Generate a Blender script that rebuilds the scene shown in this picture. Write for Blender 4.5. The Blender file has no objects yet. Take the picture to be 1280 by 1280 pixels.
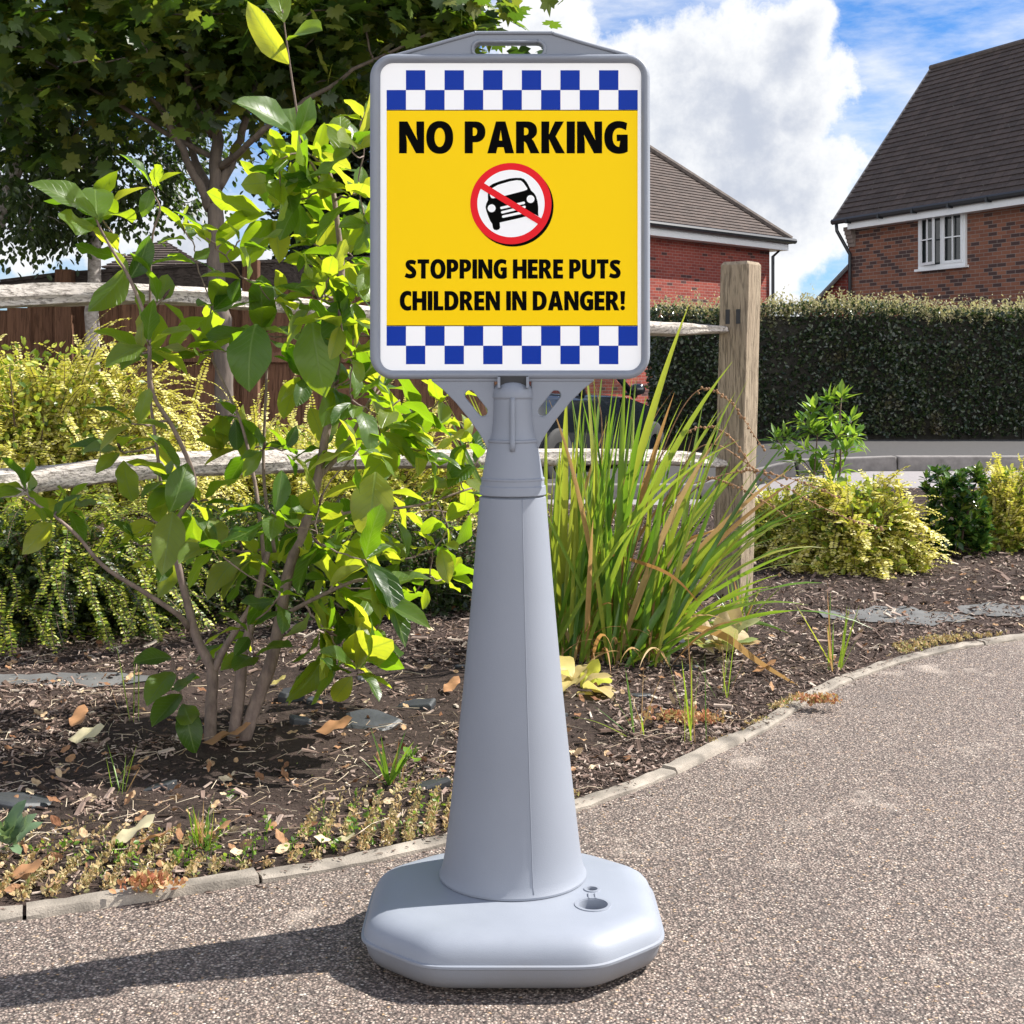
import bpy, math, random
import numpy as np
from mathutils import Vector, Matrix, geometry
R_=math.radians
# ------------------------------------------------------------------ camera, sky, sun, exposure
F=1730.0; H=0.87; HY=470.0          # focal length in photo pixels, eye height, horizon row
sc=bpy.context.scene
cam_d=bpy.data.cameras.new('camera'); cam=bpy.data.objects.new('camera',cam_d); sc.collection.objects.link(cam)
cam.location=(0,0,H); cam.rotation_euler=(R_(90),0,0)
cam_d.sensor_width=36; cam_d.lens=F/1280*36; cam_d.shift_y=-(640-HY)/1280; cam_d.clip_start=.05; cam_d.clip_end=3000
sc.camera=cam
SUN_EL=48.0; SUN_AZ=16.0            # azimuth: degrees from +x towards +y
sun_d=bpy.data.lights.new('sun','SUN'); sun_d.energy=5.0; sun_d.angle=R_(.53); sun_d.color=(1,.955,.88)
sun=bpy.data.objects.new('sun',sun_d); sc.collection.objects.link(sun)
sdir=Vector((math.cos(R_(SUN_EL))*math.cos(R_(SUN_AZ)),math.cos(R_(SUN_EL))*math.sin(R_(SUN_AZ)),math.sin(R_(SUN_EL))))
sun.rotation_euler=sdir.to_track_quat('Z','Y').to_euler(); sun.location=(6,2,8)
sc.view_settings.view_transform='Standard'; sc.view_settings.look='None'; sc.view_settings.gamma=1
sc.view_settings.exposure=1.0
try: sc.cycles.max_bounces=8; sc.cycles.transparent_max_bounces=8
except Exception: pass

class NT:
    """small helper to write node trees"""
    def __init__(s,t): s.t=t; t.nodes.clear()
    def n(s,ty,ins=None,**kw):
        nd=s.t.nodes.new(ty)
        for k,v in kw.items(): setattr(nd,k,v)
        for k,v in (ins or {}).items():
            sk=nd.inputs[k]
            if hasattr(v,'is_output') or isinstance(v,bpy.types.NodeSocket): s.t.links.new(v,sk)
            else:
                if isinstance(v,tuple) and len(v)==3 and sk.type=='RGBA': v=(*v,1)
                sk.default_value=v
        return nd
    def math(s,op,a,b=0.0,clamp=False):
        return s.n('ShaderNodeMath',{0:a,1:b},operation=op,use_clamp=clamp).outputs[0]
    def mix(s,f,a,b,bt='MIX'):
        m=s.n('ShaderNodeMix',data_type='RGBA',blend_type=bt)
        for k,v in ((0,f),(6,a),(7,b)):
            if isinstance(v,bpy.types.NodeSocket): s.t.links.new(v,m.inputs[k])
            else: m.inputs[k].default_value=(*v,1) if isinstance(v,tuple) and len(v)==3 else v
        return m.outputs[2]
    def ramp(s,f,stops,interp='LINEAR'):
        r=s.n('ShaderNodeValToRGB',{0:f}); cr=r.color_ramp; cr.interpolation=interp
        while len(cr.elements)<len(stops): cr.elements.new(.5)
        for e,(p,c) in zip(cr.elements,stops):
            e.position=p; e.color=(*c,1) if not isinstance(c,(int,float)) else (c,c,c,1)
        return r.outputs[0]
    def noise(s,vec,scale,detail=4,rough=.55,out=0,**kw):
        return s.n('ShaderNodeTexNoise',{'Vector':vec,'Scale':scale,'Detail':detail,'Roughness':rough},**kw).outputs[out]
    def maprange(s,v,a,b,c=0.0,d=1.0,smooth=False):
        return s.n('ShaderNodeMapRange',{0:v,1:a,2:b,3:c,4:d},interpolation_type='SMOOTHSTEP' if smooth else 'LINEAR').outputs[0]

world=bpy.data.worlds.new('World'); sc.world=world; world.use_nodes=True
w=NT(world.node_tree)
tc=w.n('ShaderNodeTexCoord').outputs['Generated']
sky=w.n('ShaderNodeTexSky',sky_type='NISHITA',sun_disc=False,sun_elevation=R_(SUN_EL),sun_rotation=R_(90-SUN_AZ),
        altitude=50,air_density=1.0,dust_density=.2,ozone_density=2.0)
skyt=w.mix(1.0,sky.outputs[0],(.74,.93,1.25),'MULTIPLY')
skyc=w.n('ShaderNodeHueSaturation',{'Saturation':1.12,'Value':.6,'Color':skyt}).outputs[0]
dirn=w.n('ShaderNodeVectorMath',{0:tc},operation='NORMALIZE').outputs[0]
def pxdir(px,py): return Vector(((px-640)/F,1,(HY-py)/F)).normalized()
warp=w.noise(dirn,5,3,.6,out=1)
wv=w.n('ShaderNodeVectorMath',{0:warp,1:(.5,.5,.5)},operation='SUBTRACT').outputs[0]
wv=w.n('ShaderNodeVectorMath',{0:wv,3:.11},operation='SCALE').outputs[0]
wd=w.n('ShaderNodeVectorMath',{0:dirn,1:wv},operation='ADD').outputs[0]
acc=None
for (px,py,rad) in [(800,120,150),(900,150,160),(960,240,140),(1010,130,70),(700,60,110),(900,330,120),(960,390,50),(1090,330,30),
                    (760,300,170),(300,430,150),(190,300,90),(560,380,140),(980,80,70),(60,250,110)]:
    c=pxdir(px,py)
    dist=w.n('ShaderNodeVectorMath',{0:wd,1:tuple(c)},operation='DISTANCE').outputs['Value']
    m=w.maprange(dist,rad/F*1.15,rad/F*.35,0,1)
    acc=m if acc is None else w.math('MAXIMUM',acc,m)
n1=w.noise(dirn,11,12,.66)
generic=w.maprange(w.noise(dirn,2.3,5,.55),.40,.58,0,1)
front=w.maprange(w.n('ShaderNodeSeparateXYZ',{0:dirn}).outputs[1],.75,.9,1,0)
generic=w.math('MULTIPLY',w.math('MULTIPLY',generic,front),w.maprange(w.n('ShaderNodeSeparateXYZ',{0:dirn}).outputs[2],.75,.4,0,1))
dens=w.math('ADD',w.math('MAXIMUM',acc,generic),w.math('MULTIPLY',w.math('SUBTRACT',n1,.5),2.0))
cl=w.maprange(dens,.30,.66,0,1,True)
wisp=w.maprange(w.noise(w.n('ShaderNodeMapping',{'Vector':dirn,'Scale':(1.2,1,4.0),'Rotation':(0,R_(-25),0)}).outputs[0],7,8,.6),.38,.68,0,.85)
cl=w.math('MAXIMUM',cl,wisp)
# light on the clouds: thick undersides greyer than the sunlit rims
core=w.maprange(w.math('ADD',dens,w.math('MULTIPLY',w.math('SUBTRACT',w.noise(wd,6,7,.6),.5),1.6)),.55,1.35,0,1,True)
cc=w.mix(core,(5.3,5.35,5.4),(3.0,3.25,3.8))
sp_=w.n('ShaderNodeSeparateXYZ',{0:dirn})
fillsky=w.math('MULTIPLY',w.maprange(w.math('ADD',w.math('MULTIPLY',sp_.outputs[1],.88),w.math('MULTIPLY',sp_.outputs[0],-.47)),-.1,-.5,0,1,True),w.maprange(sp_.outputs[2],.68,.3,0,1,True))
cc=w.mix(fillsky,cc,(13.5,13.5,13.6))     # added bright sky out of view, filling the shaded sign face
cl=w.math('MAXIMUM',cl,w.math('MULTIPLY',fillsky,.8))
skyf=w.mix(cl,skyc,cc)
bg=w.n('ShaderNodeBackground',{'Color':skyf,'Strength':.10})
wo=w.n('ShaderNodeOutputWorld',{0:bg.outputs[0]})

# ------------------------------------------------------------------ helpers
rng=np.random.default_rng(7)
def P(px,py,D): return np.array(((px-640)*D/F,D,H-(py-HY)*D/F))
def G(px,py): D=H*F/(py-HY); return np.array(((px-640)*D/F,D,0.0))
def norm(v):
    v=np.asarray(v,float); return v/np.maximum(np.linalg.norm(v,axis=-1,keepdims=True),1e-9)
class Acc:
    def __init__(s): s.V=[];s.L=[];s.N=[];s.M=[];s.U=[];s.nv=0
    def add(s,V,faces,mat=0,uv=None):
        V=np.asarray(V,float)
        L=np.concatenate([np.asarray(f) for f in faces]); N=np.array([len(f) for f in faces])
        s.V.append(V); s.L.append(L+s.nv); s.N.append(N)
        s.M.append(np.full(len(N),mat)); s.U.append((np.zeros((len(V),2)) if uv is None else np.asarray(uv,float))[L]); s.nv+=len(V)
    def inst(s,T,O,B,S,mat=0):
        """T=(V,faces,uv); O origins (n,3); B bases (n,3,3) columns are local axes; S scale (n,) or (n,3)"""
        V,faces,uv=T; V=np.asarray(V,float); n=len(O)
        if n==0: return
        S=np.asarray(S,float)
        if S.ndim==1: S=np.repeat(S[:,None],3,1)
        VV=np.einsum('nij,nkj->nki',B,V[None]*S[:,None,:])+np.asarray(O)[:,None,:]
        L=np.concatenate([np.asarray(f) for f in faces]); N=np.array([len(f) for f in faces])
        off=s.nv+np.arange(n)*len(V)
        s.V.append(VV.reshape(-1,3)); s.L.append((L[None]+off[:,None]).ravel()); s.N.append(np.tile(N,n))
        s.M.append(np.full(len(N)*n,mat)); u=(np.zeros((len(V),2)) if uv is None else np.asarray(uv,float))[L]
        s.U.append(np.tile(u,(n,1))); s.nv+=len(V)*n
    def mesh(s,name,mats,origin=(0,0,0),smooth=False):
        me=bpy.data.meshes.new(name); V=np.concatenate(s.V)-np.asarray(origin); L=np.concatenate(s.L).astype(np.int32); N=np.concatenate(s.N).astype(np.int32)
        me.vertices.add(len(V)); me.vertices.foreach_set('co',V.ravel().astype(np.float32))
        me.loops.add(len(L)); me.loops.foreach_set('vertex_index',L)
        me.polygons.add(len(N)); st=np.concatenate([[0],np.cumsum(N)[:-1]]).astype(np.int32)
        me.polygons.foreach_set('loop_start',st); me.polygons.foreach_set('loop_total',N)
        me.polygons.foreach_set('material_index',np.concatenate(s.M).astype(np.int32))
        me.polygons.foreach_set('use_smooth',np.full(len(N),smooth))
        for m in (mats if isinstance(mats,(list,tuple)) else [mats]): me.materials.append(m)
        uvl=me.uv_layers.new(name='UVMap'); uvl.data.foreach_set('uv',np.concatenate(s.U).ravel().astype(np.float32))
        me.update(calc_edges=True); me.validate(); return me
def tag(o,label=None,cat=None,group=None,kind=None):
    if label: o['label']=label
    if cat: o['category']=cat
    if group: o['group']=group
    if kind: o['kind']=kind
    return o
def root(name,loc,label,cat,group=None):
    o=bpy.data.objects.new(name,None); o.empty_display_size=.1; sc.collection.objects.link(o); o.location=tuple(loc)
    return tag(o,label,cat,group)
def wloc(p):
    v=Vector((0,0,0))
    while p is not None: v=v+Vector(p.location); p=p.parent
    return v
def obj(name,acc,mats,parent=None,origin=None,smooth=False,label=None,cat=None,group=None,kind=None):
    org=np.array(wloc(parent)) if parent is not None else np.asarray(origin if origin is not None else (0,0,0),float)
    me=acc.mesh(name,mats,org,smooth) if isinstance(acc,Acc) else acc
    o=bpy.data.objects.new(name,me); sc.collection.objects.link(o)
    if parent is not None: o.parent=parent
    else: o.location=tuple(org)
    return tag(o,label,cat,group,kind)
def bevel(o,w,seg=2,ang=35):
    m=o.modifiers.new('bevel','BEVEL'); m.width=w; m.segments=seg; m.limit_method='ANGLE'; m.angle_limit=R_(ang); return o
def autosmooth(o,ang=40):
    me=o.data
    me.polygons.foreach_set('use_smooth',[True]*len(me.polygons))
    try: me.set_sharp_from_angle(angle=R_(ang))
    except Exception: pass
    return o
def box(a,c,s,mat=0,ux=(1,0,0),uy=(0,1,0)):
    ux=np.array(ux,float);uy=np.array(uy,float);uz=np.cross(ux,uy);c=np.array(c,float)
    V=[c+ux*s[0]/2*i+uy*s[1]/2*j+uz*s[2]/2*k for k in(-1,1) for j in(-1,1) for i in(-1,1)]
    a.add(V,[(0,2,3,1),(4,5,7,6),(0,1,5,4),(2,6,7,3),(0,4,6,2),(1,3,7,5)],mat)
def tube(a,pts,rad,sides=6,mat=0,cap=True):
    pts=np.asarray(pts,float); n=len(pts); rad=np.broadcast_to(rad,(n,)) if np.ndim(rad)<1 or len(np.atleast_1d(rad))==n else rad
    t=norm(np.gradient(pts,axis=0)); ref=np.array((.13,.21,.97)) if abs(t[0][2])<.9 else np.array((1,.1,0))
    x=norm(np.cross(t,ref)); y=np.cross(t,x); th=np.arange(sides)/sides*2*math.pi
    V=(pts[:,None]+rad[:,None,None]*(x[:,None]*np.cos(th)[None,:,None]+y[:,None]*np.sin(th)[None,:,None])).reshape(-1,3)
    f=[(i*sides+j,i*sides+(j+1)%sides,(i+1)*sides+(j+1)%sides,(i+1)*sides+j) for i in range(n-1) for j in range(sides)]
    if cap: f+=[tuple(range(sides))[::-1],tuple((n-1)*sides+j for j in range(sides))]
    L=np.concatenate([[0],np.cumsum(np.linalg.norm(np.diff(pts,axis=0),axis=1))])
    uv=np.stack([np.tile(np.arange(sides)/sides,n),np.repeat(L,sides)],1)
    a.add(V,f,mat,uv)
def lathe(a,c,prof,sides=64,mat=0,capt=True,capb=False):
    c=np.array(c,float); th=np.arange(sides)/sides*2*math.pi; V=[]
    for r,z in prof: V.append(np.stack([c[0]+r*np.cos(th),c[1]+r*np.sin(th),np.full(sides,c[2]+z)],1))
    V=np.concatenate(V); n=len(prof)
    f=[(i*sides+j,i*sides+(j+1)%sides,(i+1)*sides+(j+1)%sides,(i+1)*sides+j) for i in range(n-1) for j in range(sides)]
    if capt: f.append(tuple((n-1)*sides+j for j in range(sides)))
    if capb: f.append(tuple(range(sides))[::-1])
    a.add(V,f,mat)
def spline(pts,n):
    """Catmull-Rom through pts"""
    p=np.asarray(pts,float); p=np.concatenate([[2*p[0]-p[1]],p,[2*p[-1]-p[-2]]]); m=len(p)-3; out=[]
    for k in range(n):
        u=k/(n-1)*m; i=min(int(u),m-1); t=u-i; a,b,c,d=p[i:i+4]
        out.append(.5*((2*b)+(c-a)*t+(2*a-5*b+4*c-d)*t*t+(3*b-a-3*c+d)*t**3))
    return np.array(out)
def basis(d,up):
    y=norm(d); up=np.broadcast_to(up,y.shape); x=norm(np.cross(y,up)); z=np.cross(x,y); return np.stack([x,y,z],-1)
def rdir(n): return norm(rng.normal(size=(n,3)))

# ------------------------------------------------------------------ materials
def newmat(name):
    m=bpy.data.materials.new(name); m.use_nodes=True; return m,NT(m.node_tree)
def fin(t,bsdf): t.n('ShaderNodeOutputMaterial',{0:bsdf})
def simple(name,col,rough=.6,metal=0.0,var=.12,nscale=30,bump=0.0,bscale=200,spec=.5):
    m,t=newmat(name); co=t.n('ShaderNodeTexCoord').outputs['Object']
    nz=t.noise(co,nscale,5)
    c=t.mix(t.maprange(nz,.3,.7),tuple(x*(1-var) for x in col),tuple(min(1,x*(1+var)) for x in col))
    ins={'Base Color':c,'Roughness':rough,'Metallic':metal,'Specular IOR Level':spec}
    if bump: ins['Normal']=t.n('ShaderNodeBump',{'Strength':bump,'Distance':.002,'Height':t.noise(co,bscale,3)}).outputs[0]
    fin(t,t.n('ShaderNodeBsdfPrincipled',ins).outputs[0]); return m
def leafmat(name,cols,trans,tf=.45,rough=.42,veins=False,spec=.5,brown=0.0):
    m,t=newmat(name); g=t.n('ShaderNodeNewGeometry'); r=g.outputs['Random Per Island']
    k=len(cols); c=t.ramp(r,[(i/(k-1),cols[i]) for i in range(k)])
    tr=t.ramp(r,[(i/(len(trans)-1),trans[i]) for i in range(len(trans))])
    co=t.n('ShaderNodeTexCoord'); nz=t.noise(co.outputs['Object'],38,4)
    c=t.mix(t.maprange(nz,.3,.7,0,.35),c,t.mix(1.0,c,(.55,.6,.45),'MULTIPLY'))
    ins={}
    if veins:
        s=t.n('ShaderNodeSeparateXYZ',{0:co.outputs['UV']}); u=t.math('ABSOLUTE',t.math('SUBTRACT',s.outputs[0],.5)); v=s.outputs[1]
        ph=t.math('ADD',t.math('MULTIPLY',v,9.0),t.math('MULTIPLY',u,-5.5))
        fr=t.math('ABSOLUTE',t.math('SUBTRACT',t.math('FRACT',ph),.5))
        vein=t.math('MAXIMUM',t.maprange(fr,.0,.07,1,0),t.maprange(u,0.008,.035,1,0))
        c=t.mix(t.math('MULTIPLY',vein,.45),c,(.26,.36,.10)); tr=t.mix(t.math('MULTIPLY',vein,.5),tr,(.20,.30,.03))
        edge=t.maprange(t.math('ADD',u,t.math('MULTIPLY',nz,.2)),.52,.6,0,.6)
        if brown: c=t.mix(t.math('MULTIPLY',edge,t.maprange(r,1-brown,1,0,1)),c,(.18,.09,.03))
        bh=t.math('ADD',t.math('MULTIPLY',vein,-.6),t.math('MULTIPLY',nz,.5))
        ins['Normal']=t.n('ShaderNodeBump',{'Strength':.5,'Distance':.002,'Height':bh}).outputs[0]
    ins.update({'Base Color':c,'Roughness':rough,'Specular IOR Level':spec})
    b=t.n('ShaderNodeBsdfPrincipled',ins).outputs[0]
    tb=t.n('ShaderNodeBsdfTranslucent',{'Color':tr}).outputs[0]
    fin(t,t.n('ShaderNodeMixShader',{0:tf,1:b,2:tb}).outputs[0]); return m
def barkmat(name,a,b,sc_=40,stretch=5,rough=.85):
    m,t=newmat(name); co=t.n('ShaderNodeTexCoord').outputs['Object']
    mp=t.n('ShaderNodeMapping',{'Vector':co,'Scale':(1,1,1/stretch)}).outputs[0]
    nz=t.noise(mp,sc_,6,.65); c=t.mix(t.maprange(nz,.3,.7),a,b)
    bmp=t.n('ShaderNodeBump',{'Strength':.6,'Distance':.006,'Height':nz}).outputs[0]
    fin(t,t.n('ShaderNodeBsdfPrincipled',{'Base Color':c,'Roughness':rough,'Normal':bmp}).outputs[0]); return m
def islandmat(name,stops,rough=.85,spec=.2,nz=60):
    m,t=newmat(name); r=t.n('ShaderNodeNewGeometry').outputs['Random Per Island']
    c=t.ramp(r,stops); n=t.noise(t.n('ShaderNodeTexCoord').outputs['Object'],nz,4)
    c=t.mix(t.maprange(n,.3,.7,0,.5),c,t.mix(1.0,c,(.5,.48,.45),'MULTIPLY'))
    fin(t,t.n('ShaderNodeBsdfPrincipled',{'Base Color':c,'Roughness':rough,'Specular IOR Level':spec}).outputs[0]); return m
def woodmat(name,a,b,dark,axis=0,gs=16,rough=.85,crack=.5):
    m,t=newmat(name); co=t.n('ShaderNodeTexCoord').outputs['Object']
    s=[gs,gs,gs]; s[axis]=gs*.07
    mp=t.n('ShaderNodeMapping',{'Vector':co,'Scale':tuple(s)}).outputs[0]
    n1=t.noise(mp,3.2,8,.7); n2=t.noise(mp,11,6,.7); n3=t.noise(co,5,3)
    c=t.mix(t.maprange(n1,.32,.68),a,b); c=t.mix(t.maprange(n2,.56,.66,0,crack),c,dark); c=t.mix(t.maprange(n3,.45,.7,0,.3),c,t.mix(1.0,c,(.75,.78,.7),'MULTIPLY'))
    h=t.math('SUBTRACT',n1,t.math('MULTIPLY',t.maprange(n2,.52,.66),1.2))
    bmp=t.n('ShaderNodeBump',{'Strength':.8,'Distance':.006,'Height':h}).outputs[0]
    fin(t,t.n('ShaderNodeBsdfPrincipled',{'Base Color':c,'Roughness':rough,'Normal':bmp,'Specular IOR Level':.2}).outputs[0]); return m
def brickmat(name,c1,c2,mortar,dark=(.06,.045,.045),df=.25):
    m,t=newmat(name); uv=t.n('ShaderNodeTexCoord').outputs['UV']
    br=t.n('ShaderNodeTexBrick',{'Vector':uv,'Color1':c1,'Color2':c2,'Mortar':mortar,'Scale':1.0,'Mortar Size':.0055,'Mortar Smooth':.1,'Bias':0.0,'Brick Width':.225,'Row Height':.075})
    # a second lookup with the same layout picks the burnt bricks
    b2=t.n('ShaderNodeTexBrick',{'Vector':uv,'Color1':(0,0,0),'Color2':(1,1,1),'Mortar':(0,0,0),'Scale':1.0,'Mortar Size':.0055,'Brick Width':.225,'Row Height':.075})
    f=t.maprange(b2.outputs[0],1-df,1-df+.05,0,.8)
    n=t.noise(uv,1.2,6,.65); c=t.mix(f,br.outputs[0],dark)
    c=t.mix(t.maprange(n,.35,.7,0,.45),c,t.mix(1.0,c,(.65,.6,.6),'MULTIPLY'))
    bmp=t.n('ShaderNodeBump',{'Strength':.5,'Distance':.006,'Height':t.math('SUBTRACT',t.math('MULTIPLY',t.noise(uv,60,4),.4),br.outputs[1])}).outputs[0]
    fin(t,t.n('ShaderNodeBsdfPrincipled',{'Base Color':c,'Roughness':.9,'Normal':bmp,'Specular IOR Level':.2}).outputs[0]); return m
def tilemat(name,a,b,tw=.26):
    m,t=newmat(name); uv=t.n('ShaderNodeTexCoord').outputs['UV']
    br=t.n('ShaderNodeTexBrick',{'Vector':uv,'Color1':a,'Color2':b,'Mortar':(.015,.013,.013),'Scale':1.0,'Mortar Size':.005,'Brick Width':tw,'Row Height':1.0})
    br.offset=.5; n=t.noise(uv,3.5,8,.7); n2=t.noise(uv,14,4,.6)
    c=t.mix(t.maprange(n,.4,.7,0,.4),br.outputs[0],(.13,.115,.105)); c=t.mix(t.maprange(n2,.645,.69,0,.8),c,(.36,.36,.32))
    fin(t,t.n('ShaderNodeBsdfPrincipled',{'Base Color':c,'Roughness':.85,'Specular IOR Level':.25}).outputs[0]); return m

M={}
# path: bound gravel
def pathmat():
    m,t=newmat('bound_gravel'); co=t.n('ShaderNodeTexCoord').outputs['Object']
    wv=t.n('ShaderNodeVectorMath',{0:co,1:t.n('ShaderNodeVectorMath',{0:t.noise(co,240,2,.5,out=1),3:.003},operation='SCALE').outputs[0]},operation='ADD').outputs[0]
    v=t.n('ShaderNodeTexVoronoi',{'Vector':wv,'Scale':205.0,'Randomness':1.0},feature='F1')
    v2=t.n('ShaderNodeTexVoronoi',{'Vector':wv,'Scale':310.0,'Randomness':1.0},feature='F1')
    r=t.n('ShaderNodeSeparateColor',{0:v.outputs['Color']}).outputs[0]; r2=t.n('ShaderNodeSeparateColor',{0:v2.outputs['Color']}).outputs[1]
    c=t.ramp(r,[(0,(.05,.042,.04)),(.15,(.12,.098,.09)),(.4,(.24,.195,.175)),(.62,(.33,.265,.235)),(.8,(.41,.35,.31)),(.92,(.56,.52,.47)),(.96,(.50,.33,.17)),(1,(.72,.70,.66))])
    c2=t.ramp(r2,[(0,(.06,.05,.045)),(.5,(.26,.21,.19)),(.85,(.42,.36,.32)),(1,(.66,.63,.58))])
    c=t.mix(t.maprange(t.noise(co,70,2),.45,.55),c,c2)
    gap=t.maprange(v.outputs['Distance'],.28,.62,0,.75); c=t.mix(gap,c,(.028,.025,.025))
    big=t.noise(co,1.6,5,.6); c=t.mix(t.maprange(big,.56,.72,0,.5),c,(.36,.33,.30)); c=t.mix(t.maprange(big,.28,.45,.35,0),c,(.07,.06,.06))
    sp=t.noise(co,4.5,5,.6); c=t.mix(t.maprange(sp,.60,.72,0,.6),c,(.50,.455,.41))
    hgt=t.math('SUBTRACT',t.math('MULTIPLY',r,.35),v.outputs['Distance'])
    c=t.mix(1.0,c,(1.0,.935,.88),'MULTIPLY')
    bmp=t.n('ShaderNodeBump',{'Strength':.9,'Distance':.0035,'Height':hgt}).outputs[0]
    fin(t,t.n('ShaderNodeBsdfPrincipled',{'Base Color':c,'Roughness':.75,'Normal':bmp,'Specular IOR Level':.35}).outputs[0]); return m
M['path']=pathmat()
def basemat():
    m,t=newmat('grey_base_plastic'); co=t.n('ShaderNodeTexCoord').outputs['Object']; z=t.n('ShaderNodeSeparateXYZ',{0:co}).outputs[2]
    nz=t.noise(co,9,6,.65); sc_=t.noise(t.n('ShaderNodeMapping',{'Vector':co,'Scale':(1,6,2),'Rotation':(0,0,.6)}).outputs[0],30,5,.6)
    c=t.mix(t.maprange(nz,.3,.7),(.215,.236,.278),(.238,.26,.306))
    c=t.mix(t.math('MULTIPLY',t.maprange(t.math('ADD',z,t.math('MULTIPLY',nz,-.05)),.022,-.012,0,1),.6),c,(.14,.12,.10))   # road dirt along the foot
    c=t.mix(t.maprange(sc_,.68,.74,0,.35),c,(.30,.31,.33)); r=t.maprange(nz,.3,.7,.46,.58)
    fin(t,t.n('ShaderNodeBsdfPrincipled',{'Base Color':c,'Roughness':r,'Normal':t.n('ShaderNodeBump',{'Strength':.15,'Distance':.002,'Height':t.noise(co,700,3)}).outputs[0]}).outputs[0]); return m
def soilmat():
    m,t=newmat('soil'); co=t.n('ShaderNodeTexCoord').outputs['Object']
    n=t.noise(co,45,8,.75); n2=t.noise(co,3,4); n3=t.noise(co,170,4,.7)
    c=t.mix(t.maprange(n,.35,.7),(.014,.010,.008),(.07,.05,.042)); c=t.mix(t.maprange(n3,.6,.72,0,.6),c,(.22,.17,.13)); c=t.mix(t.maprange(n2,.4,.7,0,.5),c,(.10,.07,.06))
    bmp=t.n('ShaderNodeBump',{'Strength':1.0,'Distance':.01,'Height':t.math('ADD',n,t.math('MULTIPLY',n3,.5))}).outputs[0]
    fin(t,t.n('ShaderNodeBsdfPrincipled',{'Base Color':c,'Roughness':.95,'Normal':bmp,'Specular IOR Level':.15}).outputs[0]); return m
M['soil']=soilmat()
M['chips']=islandmat('bark_chips',[(0,(.03,.02,.015)),(.25,(.075,.05,.038)),(.5,(.17,.115,.092)),(.75,(.29,.21,.175)),(.92,(.42,.33,.275)),(1,(.60,.52,.43))])
M['ground']=simple('ground_earth',(.09,.085,.05),.95,var=.4,nscale=2)
M['road']=simple('asphalt_road',(.25,.23,.23),.85,var=.15,nscale=60,bump=.4,bscale=300)
M['pave']=simple('asphalt_pavement',(.042,.039,.038),.9,var=.25,nscale=40)
M['kerb']=simple('kerb_concrete',(.19,.175,.165),.85,var=.25,nscale=14,bump=.4,bscale=150)
M['edging']=simple('edging_concrete',(.235,.205,.17),.9,var=.5,nscale=12,bump=.9,bscale=260)
M['plastic']=simple('grey_moulded_plastic',(.212,.231,.272),.52,var=.05,nscale=5,bump=.15,bscale=700)
M['plastic_base']=basemat()
M['white']=simple('white_print',(.93,.93,.93),.3,var=0.0,spec=.1)
M['yellow']=simple('yellow_print',(.95,.63,.0),.3,var=0.0,spec=.08)
M['blue']=simple('blue_print',(.004,.035,.33),.3,var=0.0,spec=.08)
M['black']=simple('black_print',(.002,.002,.002),.5,var=0.0,spec=.02)
M['red']=simple('red_print',(.78,.012,.02),.3,var=0.0,spec=.08)
M['dark']=simple('dark_gap',(.02,.02,.022),.6)

# ------------------------------------------------------------------ ground, path, soil, road
def gz(x,y):
    a=np.clip((y-8.6)/3.0,0,1)*np.clip((2.9-x)/1.2,0,1); return -.26*a*a*(3-2*a)
a=Acc(); a.add([(-600,-60,-.45),(600,-60,-.45),(600,1500,-.45),(-600,1500,-.45)],[(0,1,2,3)]); obj('ground',a,M['ground'],kind='structure')
kpx=[(0,1150),(75,1139),(210,1117),(320,1101),(480,1072),(560,1052),(650,1032),(730,1008),(840,968),(900,937),(960,910),(1010,875),(1060,850),(1120,828),(1200,808),(1280,797)]
kp=[G(*p)[:2] for p in kpx]; kp=[(-6,1.55),(-3.2,1.95),(-1.9,2.1),(-1.3,2.14)]+[tuple(p) for p in kp]+[(2.6,4.98),(4.2,5.5),(7.5,5.9),(12,6.0)]
def smoothline(kp,n,sg=.07):
    k=np.array(kp); L=np.concatenate([[0],np.cumsum(np.linalg.norm(np.diff(k,axis=0),axis=1))]); s_=np.arange(-1,L[-1]+1,.01)
    q=np.stack([np.interp(s_,L,k[:,i]) for i in (0,1)],1); g=np.exp(-.5*(np.arange(-40,41)*.01/sg)**2); g/=g.sum()
    q=np.stack([np.convolve(np.pad(q[:,i],40,mode='edge'),g,'valid') for i in (0,1)],1)[100:-100]
    idx=np.linspace(0,len(q)-1,n); return np.stack([np.interp(idx,np.arange(len(q)),q[:,0]),np.interp(idx,np.arange(len(q)),q[:,1]),np.zeros(n)],1)
kc=smoothline(kp,420)
def sheet(name,rows,mat,**kw):
    n=len(rows[0]); V=np.concatenate(rows); f=[(i*n+j,i*n+j+1,(i+1)*n+j+1,(i+1)*n+j) for i in range(len(rows)-1) for j in range(n-1)]
    a=Acc(); a.add(V,f); return obj(name,a,mat,smooth=True,**kw)
near=kc.copy(); near[:,1]=-4; near[:,2]=-.006; kk=kc.copy(); kk[:,2]=-.006
sheet('path',[near,kk],M['path'],kind='structure')
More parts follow.
